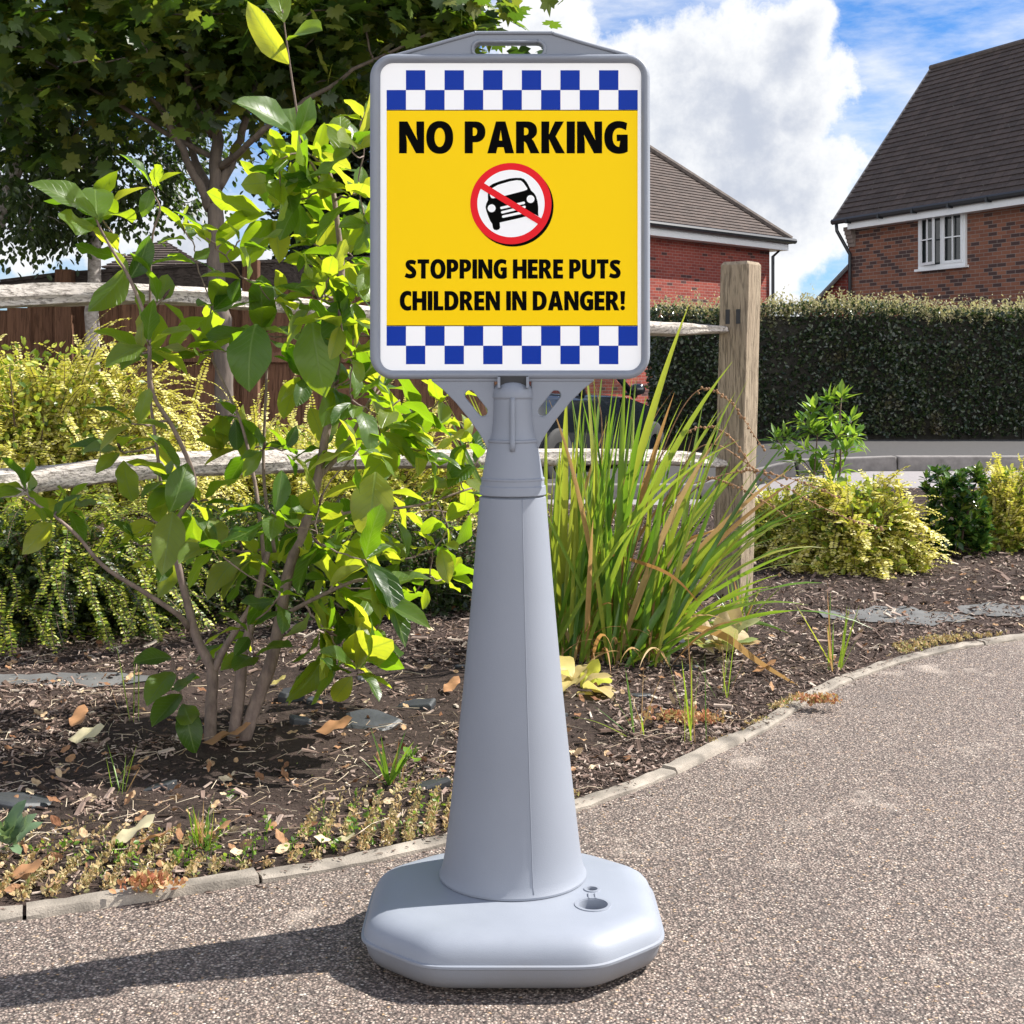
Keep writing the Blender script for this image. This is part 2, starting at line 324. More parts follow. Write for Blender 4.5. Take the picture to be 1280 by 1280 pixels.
# soil bed, lumpy
def fbm(x,y,seed=0,base=1.0,octs=5):
    r=np.random.default_rng(seed); v=np.zeros_like(x); am=1.0
    for o in range(octs):
        for k in range(5):
            th=r.uniform(0,6.28); fq=base*2**o*r.uniform(.7,1.4)*6.28; v+=am*np.sin((x*math.cos(th)+y*math.sin(th))*fq+r.uniform(0,6.28))/5
        am*=.55
    return v
def soilh(x,y,t):
    e=np.clip(t/.12,0,1); return e*(.014*fbm(x,y,3,.9)+.004*fbm(x,y,4,6.0,3)+.012*np.clip(t,0,3))+gz(x,y)
rows=[]
tt=np.concatenate([np.linspace(0,2.2,110),np.linspace(2.25,8.0,60)])
kfine=smoothline(kp,700)
for t in tt:
    r=kfine.copy(); r[:,1]+=t; r[:,1]=np.minimum(r[:,1],10.3); r[:,2]=soilh(r[:,0],r[:,1],np.full(len(r),t)); rows.append(r)
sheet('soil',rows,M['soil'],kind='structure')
def ky(x): return np.interp(x,kc[:,0],kc[:,1])
def ground_at(x,y):
    x=np.asarray(x,float);y=np.asarray(y,float); return soilh(x,y,np.maximum(y-ky(x),0))
# kerb edging pieces
def edging():
    a=Acc(); c=kc; tn=norm(np.gradient(c,axis=0)); nr=np.stack([-tn[:,1],tn[:,0],np.zeros(len(c))],1)
    L=np.concatenate([[0],np.cumsum(np.linalg.norm(np.diff(c,axis=0),axis=1))]); cum=0; s=0.0
    xs=lambda s_: np.array([np.interp(s_,L,c[:,i]) for i in range(3)]); ns=lambda s_: np.array([np.interp(s_,L,nr[:,i]) for i in range(3)])
    starts=[]; s=.0
    jx=[G(30,1145)[0],G(325,1100)[0],G(560,1052)[0]+.02,G(845,968)[0],G(930,925)[0]]
    js=sorted([float(np.interp(x,c[:,0],L)) for x in jx]); s0=js[0]
    while s0>0: s0-=.62; js.insert(0,s0)
    while js[-1]<L[-1]: js.append(js[-1]+.78)
    for i in range(len(js)-1):
        a0,a1=max(js[i]+.003,0),min(js[i+1]-.003,L[-1])
        if a1-a0<.05: continue
        m=max(3,int((a1-a0)/.03)); dz=rng.uniform(-.003,.003); V=[]
        for k in range(m+1):
            p=xs(a0+(a1-a0)*k/m); n_=norm(ns(a0+(a1-a0)*k/m)); jit=rng.normal(0,.0011,4)
            W=.042
            for (o,z,q) in ((0,-.05,0),(0+jit[0],.000+jit[1],1),(.005,.006+dz+jit[1],1),(W-.005,.007+dz+jit[2],1),(W+jit[3],.001,1),(W,-.05,0)):
                V.append(p+n_*(o-.004)+np.array((0,0,z)))
        f=[(k*6+j,k*6+j+1,(k+1)*6+j+1,(k+1)*6+j) for k in range(m) for j in range(5)]+[(0,1,2,3,4,5),tuple(m*6+j for j in (5,4,3,2,1,0))]
        a.add(V,f)
    o=obj('path_kerb',a,M['edging'],kind='structure'); autosmooth(o,35)
edging()
# far road, kerb, pavement
def grid(name,x0,x1,y0,y1,z,mat,nx=40,ny=20,follow=True,**kw):
    X=np.linspace(x0,x1,nx); rows=[]
    for y in np.linspace(y0,y1,ny):
        Y=np.full(nx,y); rows.append(np.stack([X,Y,z+(gz(X,Y) if follow else 0)],1))
    return sheet(name,rows,mat,**kw)
grid('road',-30,60,10.15,12.75,.004-.01,M['road'],120,30,kind='structure')
a=Acc()
for x in np.arange(-12,30,.915):
    z0=float(gz(np.array(x),np.array(12.8))); z1=float(gz(np.array(x+.915),np.array(12.8))); u_=norm(np.array((.915,0,z1-z0)))
    box(a,(x+.457,12.83,(z0+z1)/2+.02),(.907,.15,.22),0,u_)
o=bevel(obj('road_kerb',a,M['kerb'],kind='structure'),.015)
grid('pavement',-30,60,12.9,40,.115,M['pave'],120,40,kind='structure')

# ------------------------------------------------------------------ the sign on its cone
D0=2.2; SC=D0/F; CX=641
SG=root('portable_sign',(P(CX,470,D0)[0],D0,0),'free-standing grey plastic cone sign with a yellow, white and blue no-parking panel','sign')
cx,cy=SG.location.x,SG.location.y
def tess(loops):
    tri=geometry.tessellate_polygon([[Vector((p[0],p[1],0)) for p in l] for l in loops]); return [p for l in loops for p in l],tri
def plate(a,loops,y0,y1,mat=0,caps='both'):
    """loops in photo pixels (outer first); y0 near face, y1 far face (world y)"""
    pts,tri=tess(loops); n=len(pts)
    def S(p,y): q=P(p[0],p[1],D0); return (q[0],y,q[2])
    V=[S(p,y0) for p in pts]+[S(p,y1) for p in pts]; f=[]
    for t in tri:
        A,B,C=[pts[i] for i in t]; ar=(B[0]-A[0])*(C[1]-A[1])-(B[1]-A[1])*(C[0]-A[0])
        t=tuple(t) if ar<0 else tuple(t)[::-1]      # px y runs down
        f.append(t[::-1] if False else t)
        if y1 is not None and caps=='both': f.append(tuple(i+n for i in t)[::-1])
    if caps=='both':
        k=0
        for l in loops:
            m=len(l)
            for i in range(m): f.append((k+i,k+(i+1)%m,n+k+(i+1)%m,n+k+i))
            k+=m
    a.add(V,f,mat)
def fixn(o):
    import bmesh
    b=bmesh.new(); b.from_mesh(o.data); bmesh.ops.recalc_face_normals(b,faces=b.faces); b.to_mesh(o.data); b.free(); return o
def rrect(x0,y0,x1,y1,r,n=8):
    pts=[]
    for (qx,qy,a0) in ((x1-r,y0+r,-90),(x1-r,y1-r,0),(x0+r,y1-r,90),(x0+r,y0+r,180)):
        for k in range(n+1):
            t=R_(a0+90*k/n); pts.append((qx+r*math.cos(t),qy+r*math.sin(t)))
    return pts
def circ(x,y,r,n=48): return [(x+r*math.cos(2*math.pi*k/n),y+r*math.sin(2*math.pi*k/n)) for k in range(n)]
# base
def base_part():
    hw=.2225; th=np.arange(144)/144*2*math.pi
    def outl(ins,sq=1.0):
        d=[hw-ins]*8; q=0
        for i in range(8):
            ang=i*math.pi/4; dd=(hw if i%2==0 else hw*1.095)-ins
            c=np.maximum(np.cos(th-ang),0)/dd; q=q+c**26
        return q**(-1/26)
    prof=[(.05,.0),(.022,.002),(.012,.008),(.006,.018),(.003,.030),(.0,.040),(-.0038,.0425),(-.0038,.0465),(.0,.048),(.002,.056),(.0055,.065),(.012,.0735),(.021,.080),(.033,.0845),(.05,.087),(.08,.088),(.11,.0884)]
    V=[]
    for ins,z in prof:
        r=outl(ins); V.append(np.stack([cx+r*np.cos(th),cy-.057+r*.90*np.sin(th),np.full(144,z*.885)],1))
    V=np.concatenate(V); n=len(prof); f=[(i*144+j,i*144+(j+1)%144,(i+1)*144+(j+1)%144,(i+1)*144+j) for i in range(n-1) for j in range(144)]
    f+=[tuple((n-1)*144+j for j in range(144)),tuple(range(144))[::-1]]
    a=Acc(); a.add(V,f); o=obj('base',a,M['plastic_base'],SG); return o
base=base_part()
capc=P(741,1131,1); D=(H-.078)*F/(1131-HY); fx=(741-640)*D/F; fy=D
D2=(H-.078)*F/(1112-HY); gx=(740-640)*D2/F; gy=D2
def cut(o,cs):
    for (x,y,z0,r) in cs:
        c=Acc(); lathe(c,(x,y,z0),[(r*.93,0),(r,.05)],40,capb=True); cm=c.mesh('cutter',M['plastic'],np.array(wloc(o)))
        co=bpy.data.objects.new('cutter',cm); sc.collection.objects.link(co); co.location=wloc(o)
        fixn(co)
        md=o.modifiers.new('cut','BOOLEAN'); md.object=co; md.operation='DIFFERENCE'; md.solver='EXACT'
        bpy.context.view_layer.update(); dg=bpy.context.evaluated_depsgraph_get()
        me=bpy.data.meshes.new_from_object(o.evaluated_get(dg)); o.modifiers.clear(); o.data=me
        bpy.data.objects.remove(co)
fixn(base); cut(base,[(fx,fy,.060,.0225),(gx,gy,.066,.0085)])
autosmooth(base,32)
a=Acc()
def ringxy(a,x,y,r0,r1,z,h,n=40): lathe(a,(x,y,z),[(r1+.001,0),(r1,h),(r0,h),(r0-.0003,0)],n,capt=False)
ringxy(a,fx,fy,.0226,.0275,.0765,.0030); ringxy(a,gx,gy,.0086,.0125,.0768,.003)
o=obj('filler_rim',a,M['plastic'],SG); autosmooth(o)
a=Acc(); mx,my=(fx+gx)/2,(fy+gy)/2
box(a,(mx-.005,my+.002,.0785),(.003,.022,.004)); box(a,(mx+.005,my+.002,.0785),(.003,.022,.004)); box(a,(mx,my+.002,.0778),(.009,.014,.002))
bevel(obj('filler_strap',a,M['plastic'],SG),.0007)
# cone post
def z_(py): return H-(py-HY)*SC
a=Acc()
rb=92*SC; rt=41.5*SC; zb=.0785; zt=z_(621)
prof=[(rb-.004,zb-.002),(rb,zb+.001),(rb,zb+.004),(rb-.0025,zb+.008),(rb-.006,zb+.018)]
for k in range(1,25):
    t=k/24; prof.append(((rb-.0075)*(1-t)+rt*t-.010*math.sin(math.pi*t)*.35,zb+.02+(zt-zb-.02)*t))
prof+=[(rt-.004,zt+.0015),(rt-.006,zt+.003)]
lathe(a,(cx,cy,0),prof,96)
o=obj('cone',a,M['plastic'],SG); autosmooth(o,30)
a=Acc(); th=-math.pi/2+.28; pts=[(cx+(r+.0001)*math.cos(th),cy+(r+.0001)*math.sin(th),z) for r,z in prof[3:-2]]; tube(a,pts,np.full(len(pts),.0007),6)
obj('mould_seam',a,M['plastic'],SG,smooth=True)
# dark joint and collar
a=Acc(); lathe(a,(cx,cy,0),[(rt-.007,zt),(rt-.007,zt+.006)],64); obj('joint',a,M['dark'],SG)
a=Acc(); pr=[(618,41.0),(617,41.8),(607,41.0),(606.2,39.6),(603,39.4),(600,39.2),(599,39.8),(597,39.8),(596,38.2)]
pr+=[(590,37.2),(575,34.6),(560,32.0),(553,30.8),(552,32.2),(549.5,32.2),(548.5,30.0),(541,27.8),(530,26.6),(515,25.9),(499,25.3),(496.5,26.8),(492,26.8),(487,25.5),(482,22.5),(479,19),(476.5,13),(475.5,5)]
lathe(a,(cx,cy,0),[(r*SC,z_(y)) for y,r in pr],96,capb=True); col=obj('collar',a,M['plastic'],SG); autosmooth(col,28)
a=Acc(); sdz=[]
for k in range(13):
    y=497+(562-497)*k/12; rr=np.interp(y,[q[0] for q in sorted(pr)],[q[1] for q in sorted(pr)])*SC; pr_=.0045*math.sin(math.pi*min(1,(k+.6)/4)*.5)*(1 if k<12 else .4); sdz.append((cx-.0005,cy-rr-pr_+.002,z_(y)))
tube(a,sdz,np.full(13,.0042),10); obj('rib',a,M['plastic'],col,smooth=True)
# wings (bracket)
YF=D0-.012; YB=D0+.012
def wing(s):
    X=lambda v: CX+s*(v-CX)
    out=[(X(742),472),(X(742),476),(X(728),487),(X(712),503),(X(695),524),(X(683),541),(X(676),553),(X(673),560),(X(668),560),(X(664),520),(X(664),472)]
    A2=np.array((694.5,494.));B2=np.array((678.5,514.)); dv=norm(B2-A2); nv=np.array((-dv[1],dv[0])); slot=[]
    for c_,sg in ((B2,1),(A2,-1)):
        for k in range(9):
            t=-math.pi/2+math.pi*k/8; q=c_+sg*(dv*math.cos(t)+nv*math.sin(t))*6.2; slot.append((X(q[0]),q[1]))
    a=Acc(); plate(a,[out,slot],YF,YB); o=fixn(obj('bracket',a,M['plastic'],SG)); bevel(o,.0022,2,30)
wing(1); wing(-1)
# frame
a=Acc()
x0,y0,x1,y1=463.5,69.5,811.5,474
secs=[(9,.022),(2.5,.020),(0,.014),(0,-.012),(2,-.018),(5,-.0205),(8,-.0205),(10.5,-.018),(12.5,-.0145),(13.5,-.010),(13.5,.022)]
V=[]; nn=None
for ins,dy in secs:
    q=rrect(x0+ins,y0+ins*.9,x1-ins*(.85),y1-ins*.85,max(30-ins*1.1,8),10); nn=len(q)
    for p in q: w_=P(p[0],p[1],D0); V.append((w_[0],D0+dy,w_[2]))
m=len(secs); f=[(i*nn+j,i*nn+(j+1)%nn,((i+1)%m)*nn+(j+1)%nn,((i+1)%m)*nn+j) for i in range(m) for j in range(nn)]
a.add(V,f); fr=fixn(obj('frame',a,M['plastic'],SG)); autosmooth(fr,50)
# handle with slot, and raised bead round it
a=Acc(); hout=[(486,75),(500,69),(560,51),(592,42.5),(598,41.5),(686,41.5),(694,42.5),(730,54),(784,69),(796,75)]
hs=rrect(593,55.5,679,71.5,7.8,6)
plate(a,[hout,hs],D0-.011,D0+.011); hd=fixn(obj('handle',a,M['plastic'],SG)); bevel(hd,.003,3,25)
a=Acc(); q=[(p[0],p[1]) for p in [(490,73),(545,57.5),(592,44.5),(600,43.5),(684,43.5),(692,44.5),(735,57.5),(792,73)]]
pts=[(P(x,y,D0)[0],D0-.0115,P(x,y,D0)[2]) for x,y in q]; tube(a,spline(pts,40),np.full(40,.003),8)
q=rrect(591,53.5,681,73.5,9.5,6); q=q+[q[0]]; pts=[(P(x,y,D0)[0],D0-.0112,P(x,y,D0)[2]) for x,y in q]; tube(a,pts,np.full(len(pts),.003),8)
obj('grip_bead',a,M['plastic'],hd,smooth=True)
# bottom rib below the frame, pivot gap
a=Acc(); plate(a,[[(540,471),(742,471),(742,477),(540,477)]],D0-.014,D0+.014); bevel(fixn(obj('bottom_rail',a,M['plastic'],SG)),.002)
a=Acc(); plate(a,[[(623,470),(660,470),(660,482),(623,482)]],D0-.021,D0-.0145); fixn(obj('socket_gap',a,M['dark'],SG))
a=Acc(); plate(a,[[(622,471),(625.5,471),(625.5,485),(622,485)]],D0-.03,D0-.012); bevel(fixn(obj('socket_lug',a,M['plastic'],SG)),.001)
a=Acc(); plate(a,[[(657.5,471),(661,471),(661,485),(657.5,485)]],D0-.03,D0-.012); bevel(fixn(obj('socket_lug',a,M['plastic'],SG)),.001)
# panel
YP=D0-.0125
a=Acc(); plate(a,[rrect(473,78,805,465,15,8)],YP,YP+.004); pn=fixn(obj('sign_panel',a,M['white'],SG))
def flat(name,lst,mats,parent):
    """lst: (loops, layer, matindex): thin printed sheets in front of the panel"""
    a=Acc()
    for loops,lay,mi in lst: plate(a,loops,YP-.0003*lay,None if False else YP-.0003*lay,mi,caps='front')
    return obj(name,a,mats,parent)
R4=lambda x0,y0,x1,y1:[[(x0,y0),(x1,y0),(x1,y1),(x0,y1)]]
L=[]
gx0,gx1=484.2,796.2; cw=(gx1-gx0)/13
for k in range(13):
    xa,xb=gx0+k*cw,gx0+(k+1)*cw
    if k%2: L+= [(R4(xa,90,xb,114.6),1,1),(R4(xa,432.4,xb,455.3),1,1)]
    else: L+= [(R4(xa,114.6,xb,139),1,1),(R4(xa,408.2,xb,432.4),1,1)]
L+=[(R4(gx0,139.2,gx1,140.2),1,2),(R4(gx0,407,gx1,408),1,2),(R4(gx0,140.2,gx1,407),1,0)]
flat('printed_blocks',L,[M['yellow'],M['blue'],M['black']],pn)
def Z(x,y): return (580+x/9.85,190+y/9.85)
pc=[]
ccx,ccy=Z(578,648); rr=50.5
pc.append(([circ(ccx+2.5,ccy+3,rr,72)],2,0)); pc.append(([circ(ccx,ccy,rr,72)],3,1)); pc.append(([circ(ccx,ccy,41.8,72)],4,2))
body=[(318,432),(360,405),(450,372),(560,342),(640,333),(700,334),(740,350),(772,388),(800,440),(826,490),(862,522),(885,560),(903,620),(912,690),(912,780),(918,806),(870,778),(760,806),(700,822),(440,880),(446,940),(435,962),(405,974),(372,968),(358,945),(350,898),(325,860),(300,800),(278,740),(268,690),(276,650),(298,608),(296,560),(298,500)]
pc.append(([[Z(*p) for p in body]],5,0))
win=[(345,462),(420,420),(560,378),(650,362),(700,368),(732,395),(778,462),(776,478),(740,492),(510,552),(360,585),(338,580),(322,550),(322,500)]
pc.append(([[Z(*p) for p in win]],6,2))
for x,y in ((342,706),(818,594)): c_=Z(x,y); pc.append(([circ(c_[0],c_[1],48/9.85,32)],6,2))
for (xa,ya,xb,yb) in ((462,702,735,640),(472,756,745,690),(484,808,700,762)):
    A=np.array(Z(xa,ya));B=np.array(Z(xb,yb));d=norm(B-A);n_=np.array((-d[1],d[0]))*1.55
    loop=[]
    for c0,sg in ((B,1),(A,-1)):
        for k in range(9):
            t=-math.pi/2+math.pi*k/8; loop.append(tuple(c0+sg*(d*math.cos(t)*1.55+n_*math.sin(t))))
    pc.append(([loop],6,2))
A=np.array(Z(215,425));B=np.array(Z(935,868));d=norm(B-A);n_=np.array((-d[1],d[0]))*4.0
pc.append(([[tuple(A+n_),tuple(B+n_),tuple(B-n_),tuple(A-n_)]],7,1))
flat('no_parking_symbol',pc,[M['black'],M['red'],M['white']],pn)
# --- lettering: heavy humanist capitals drawn as outlines on a unit cap height
def arc(cx_,cy_,rx,ry,a0,a1,n=14): return [(cx_+rx*math.cos(R_(a0+(a1-a0)*k/n)),cy_+ry*math.sin(R_(a0+(a1-a0)*k/n))) for k in range(n+1)]
def sq(cx_,cy_,rx,ry,a0,a1,n=14,p=2.25):
    o=[]
    for k in range(n+1):
        t=R_(a0+(a1-a0)*k/n); c,s=math.cos(t),math.sin(t); o.append((cx_+rx*math.copysign(abs(c)**(2/p),c),cy_+ry*math.copysign(abs(s)**(2/p),s)))
    return o
T=.215; BD=.022
def glyph(ch):
    if ch=='N': return .76,[[(0,0),(0,1),(.235,1),(.575,.38),(.56,.62),(.555,1),(.76,1),(.76,0),(.535,0),(.19,.62),(.205,.36),(.205,0)]]
    if ch=='I': return .22,[[(0,0),(0,1),(.22,1),(.22,0)]]
    if ch=='H': return .74,[[(0,0),(0,1),(T,1),(T,.61),(.74-T,.61),(.74-T,1),(.74,1),(.74,0),(.74-T,0),(.74-T,.42),(T,.42),(T,0)]]
    if ch=='E': return .52,[[(0,0),(0,1),(.52,1),(.52,.82),(T,.82),(T,.6),(.49,.6),(.49,.42),(T,.42),(T,.18),(.52,.18),(.52,0)]]
    if ch=='L': return .50,[[(0,0),(0,1),(T,1),(T,.185),(.5,.185),(.5,0)]]
    if ch=='T': return .62,[[(.2,0),(.2,.815),(0,.815),(0,1),(.62,1),(.62,.815),(.42,.815),(.42,0)]]
    if ch=='A': return .80,[[(0,0),(.265,1),(.535,1),(.80,0),(.56,0),(.51,.2),(.285,.2),(.235,0)],[(.325,.375),(.475,.375),(.40,.76)]]
    if ch=='O': return .82,[sq(.41,.5,.41,.515,0,360,48)[:-1],sq(.41,.5,.19,.335,0,360,40,2.1)[:-1]]
    if ch=='P': return .62,[[(0,0),(0,1),(.30,1)]+sq(.30,.68,.32,.32,90,-90,20)+[(T,.36),(T,0)],[(T,.53),(.27,.53)]+sq(.27,.685,.13,.155,-90,90,14)+[(T,.84)]]
    if ch=='R': return .70,[[(0,0),(0,1),(.32,1)]+sq(.32,.72,.31,.28,90,-25,18)+[(.52,.50),(.45,.455),(.53,.36),(.70,0),(.46,0),(.33,.31),(.27,.385),(T,.385),(T,0)],[(T,.55),(.27,.55)]+sq(.27,.695,.13,.145,-90,90,14)+[(T,.84)]]
    if ch=='K': return .70,[[(0,0),(0,1),(T,1),(T,.56),(.43,1),(.665,1),(.41,.535),(.70,0),(.455,0),(T,.47),(T,0)]]
    if ch=='D': return .74,[[(0,0),(0,1),(.28,1)]+sq(.28,.5,.46,.5,90,-90,28)+[(.28,0)],[(T,.175),(.27,.175)]+sq(.27,.5,.24,.325,-90,90,22)+[(T,.825)]]
    if ch=='U': return .73,[[(0,1),(0,.38)]+sq(.365,.38,.365,.395,180,360,26)+[(.73,.38),(.73,1),(.73-T,1),(.73-T,.38)]+sq(.365,.38,.15,.21,360,180,18)+[(T,.38),(T,1)]]
    if ch=='C':
        return .60,[[(.60,.955)]+[(.52,1.0)]+sq(.43,.5,.43,.515,90,270,30)+[(.53,.0),(.60,.03),(.60,.225),(.53,.19)]+sq(.46,.5,.235,.325,270,90,26)+[(.53,.80),(.60,.77)]]
    if ch=='G':
        return .71,[[(.69,.955),(.60,.99)]+sq(.45,.5,.45,.515,88,275,32)+[(.60,.0),(.71,.05),(.71,.57),(.40,.57),(.40,.40),(.51,.40),(.51,.175)]+sq(.47,.5,.245,.33,275,85,26)+[(.56,.81),(.66,.765)]]
    if ch=='S':
        # stroke along an S spine
        sp=spline([(.54,.83,0),(.42,.875,0),(.29,.88,0),(.155,.845,0),(.115,.735,0),(.17,.62,0),(.30,.52,0),(.42,.42,0),(.475,.29,0),(.425,.155,0),(.28,.105,0),(.13,.12,0),(.0,.175,0)],60)[:,:2]
        tn=norm(np.gradient(sp,axis=0)); nr=np.stack([-tn[:,1],tn[:,0]],1); wd=np.interp(np.arange(60)/59,[0,.2,.35,.5,.65,.85,1],[.088,.095,.108,.115,.108,.098,.09])[:,None]
        l=[tuple(p) for p in sp+nr*wd]+[tuple(p) for p in (sp-nr*wd)[::-1]]
        return .58,[l]
    if ch=='!': return .22,[[(.0,1),(.22,1),(.185,.34),(.035,.34)]]
    return .3,[]
def bold(l,d):
    q=np.array(l,float); q=q[np.concatenate([[True],np.linalg.norm(np.diff(q,axis=0),axis=1)>1e-6])]
    if np.linalg.norm(q[0]-q[-1])<1e-6: q=q[:-1]
    e1=norm(q-np.roll(q,1,0)); e2=norm(np.roll(q,-1,0)-q); n1=np.stack([-e1[:,1],e1[:,0]],1); n2=np.stack([-e2[:,1],e2[:,0]],1)
    b=n1+n2; b=b/np.maximum((b*b).sum(1,keepdims=True)/2,.35); area=.5*np.sum(q[:,0]*np.roll(q[:,1],-1)-np.roll(q[:,0],-1)*q[:,1])
    return [tuple(p) for p in q+b*d*(1 if area<0 else -1)]
def text_line(s,x0,x1,ytop,ybot,lay,lst,space=.30,track=.075):
    xs=0; items=[]
    for i,ch in enumerate(s):
        if ch==' ': xs+=space; continue
        w_,loops=glyph(ch); tr=track*(.45 if ch in 'A' else 1)
        if loops: items.append((xs,[bold(l,BD if i_==0 else -BD) for i_,l in enumerate(loops)]))
        if ch=='!': items.append((xs,[arc(.11,.11,.125,.125,0,360,20)[:-1]]))
        xs+=w_+track
    tot=xs-track; sx=(x1-x0)/tot; sy=ybot-ytop
    for ox,loops in items: lst.append(([[(x0+(ox+p[0])*sx,ybot-p[1]*sy) for p in l] for l in loops],lay,0))
lt=[]
text_line('NO PARKING',500.5,783,154.5,192.5,2,lt,.30,.112)
text_line('STOPPING HERE PUTS',508,774.5,325.5,348.5,2,lt,.28,.112)
text_line('CHILDREN IN DANGER!',501,780,365,388,2,lt,.28,.112)
flat('lettering',lt,[M['black']],pn)
# ------------------------------------------------------------------ houses beyond the hedge
M['brick_a']=brickmat('red_brick',(.27,.115,.07),(.16,.065,.045),(.27,.22,.19),df=.34)
M['brick_b']=brickmat('bright_red_brick',(.36,.085,.06),(.25,.055,.045),(.34,.24,.21),df=.12)
M['tile']=tilemat('roof_tile',(.058,.043,.038),(.09,.066,.057))
M['ridge']=simple('ridge_tile',(.10,.08,.07),.85,var=.3,nscale=8)
M['pvc']=simple('white_upvc',(.80,.80,.80),.35,var=.03)
M['gutter']=simple('black_gutter',(.018,.02,.024),.4,var=.1)
def glassmat():
    m,t=newmat('window_glass'); fin(t,t.n('ShaderNodeBsdfPrincipled',{'Base Color':(.015,.02,.022),'Roughness':.06,'Specular IOR Level':.8}).outputs[0]); return m
M['glass']=glassmat()
def quadwall(a,p0,u,w_,z0,z1,mat=0,uoff=0):
    p0=np.array(p0,float);u=np.array(u,float)
    V=[p0+(0,0,z0-p0[2]),p0+u*w_+(0,0,z0-p0[2]),p0+u*w_+(0,0,z1-p0[2]),p0+(0,0,z1-p0[2])]
    a.add(V,[(0,1,2,3)],mat,[(uoff,z0),(uoff+w_,z0),(uoff+w_,z1),(uoff,z1)])
def roofplane(a,e0,u,m,rise,run,ulo,uhi,nrow,mat=0,step=.03):
    """courses of tiles: eave line from e0 along u; goes inwards along m; ulo/uhi(frac) give limits along u"""
    e0=np.array(e0,float);u=np.array(u,float);m=np.array(m,float); sl=math.hypot(run,rise); nrm=norm(np.cross(u,m*run+np.array((0,0,rise)))); nrm=nrm if nrm[2]>0 else -nrm
    for k in range(nrow):
        t0,t1=k/nrow,(k+1.12)/nrow; t1=min(t1,1.0)
        P0=e0+m*run*t0+np.array((0,0,rise*t0)); P1=e0+m*run*t1+np.array((0,0,rise*t1)); h0=nrm*(step); h1=nrm*.002
        a0,b0,a1,b1=ulo(t0),uhi(t0),ulo(t1),uhi(t1)
        if b0-a0<.02: continue
        V=[P0+u*a0+h0,P0+u*b0+h0,P1+u*b1+h1,P1+u*a1+h1,P0+u*a0-nrm*.005,P0+u*b0-nrm*.005]
        o_=(k%2)*.13
        a.add(V,[(0,1,2,3),(4,5,1,0)],mat,[(a0+o_,k+.01),(b0+o_,k+.01),(b1+o_,k+.99),(a1+o_,k+.99),(a0+o_,k+.01),(b0+o_,k+.01)])
def window(parent,c,u,n,w_,h_,open_leaf=False):
    """c centre on wall face, u along wall, n outward"""
    u=np.array(u);n=np.array(n);c=np.array(c,float); up=np.array((0,0,1.0))
    def bar(a,x0,x1,z0,z1,d0,d1): box(a,c+u*(x0+x1)/2+up*(z0+z1)/2+n*(d0+d1)/2,(x1-x0,abs(d1-d0),z1-z0),0,u,n)
    a=Acc(); f=.06
    bar(a,-w_/2,w_/2,-h_/2,-h_/2+f,0,.05); bar(a,-w_/2,w_/2,h_/2-f,h_/2,0,.05); bar(a,-w_/2,-w_/2+f,-h_/2+f,h_/2-f,0,.048); bar(a,w_/2-f,w_/2,-h_/2+f,h_/2-f,0,.048); bar(a,-.035,.035,-h_/2+f,h_/2-f,0,.046)
    W=obj('window',a,M['pvc'],parent)
    a=Acc(); bar(a,-w_/2+f,w_/2-f,-h_/2+f,h_/2-f,.004,.012); obj('pane',a,M['glass'],W)
    a=Acc(); bar(a,-w_/2-.05,w_/2+.05,-h_/2-.05,-h_/2-.002,0,.11); obj('sill',a,M['pvc'],W)
    def casement(x0,x1,ang,hinge):
        a=Acc(); g=.055; hx=x0 if hinge<0 else x1; ca,sa=math.cos(ang),math.sin(ang)
        uu=u*ca+n*sa*(1 if hinge<0 else -1); nn_=np.cross(uu,up); nn_=nn_ if nn_@n>0 else -nn_
        org=c+u*hx+n*.052; s_=1 if hinge<0 else -1; L_=x1-x0
        def b2(a,p0,p1,z0,z1,th=.03): box(a,org+uu*s_*(p0+p1)/2+up*(z0+z1)/2,(p1-p0,th,z1-z0),0,uu,nn_)
        b2(a,0,g,-h_/2+f,h_/2-f);b2(a,L_-g,L_,-h_/2+f,h_/2-f);b2(a,g,L_-g,-h_/2+f,-h_/2+f+g,.029);b2(a,g,L_-g,h_/2-f-g,h_/2-f,.029)
        b2(a,L_/2-.012,L_/2+.012,-h_/2+f+g,h_/2-f-g,.024); b2(a,g,L_-g,-.012,.012,.022)
        cs=obj('casement',a,M['pvc'],W)
    casement(-w_/2+f,-.035,R_(14) if open_leaf else 0,-1); casement(.035,w_/2-f,0,1)
# right house
A=np.array((7.3,30.0,0)); u=norm(np.array((.437,-.9,0))); m_=np.array((.9,.437,0)); m_=norm(m_-u*(m_@u)); n_=-m_
HR=root('brick_house',tuple(A),'two-storey brick house with white casement window and dark tiled roof behind the hedge','house')
a=Acc(); zE=4.12; Lw=9.0; Dp=6.4
quadwall(a,A,u,Lw,-.3,zE); quadwall(a,A+m_*Dp,-m_,Dp,-.3,zE,uoff=.1); quadwall(a,A+u*Lw,m_,Dp,-.3,zE); quadwall(a,A+m_*Dp+u*Lw,-u,Lw,-.3,zE)
rise=3.75; g=[A+(0,0,zE),A+m_*Dp+(0,0,zE),A+m_*Dp/2+(0,0,zE+rise-.1)]
a.add(g,[(0,1,2)],0,[(0,zE),(Dp,zE),(Dp/2,zE+rise)]); a.add([p+u*Lw for p in g],[(0,1,2)],0,[(0,zE),(Dp,zE),(Dp/2,zE+rise)])
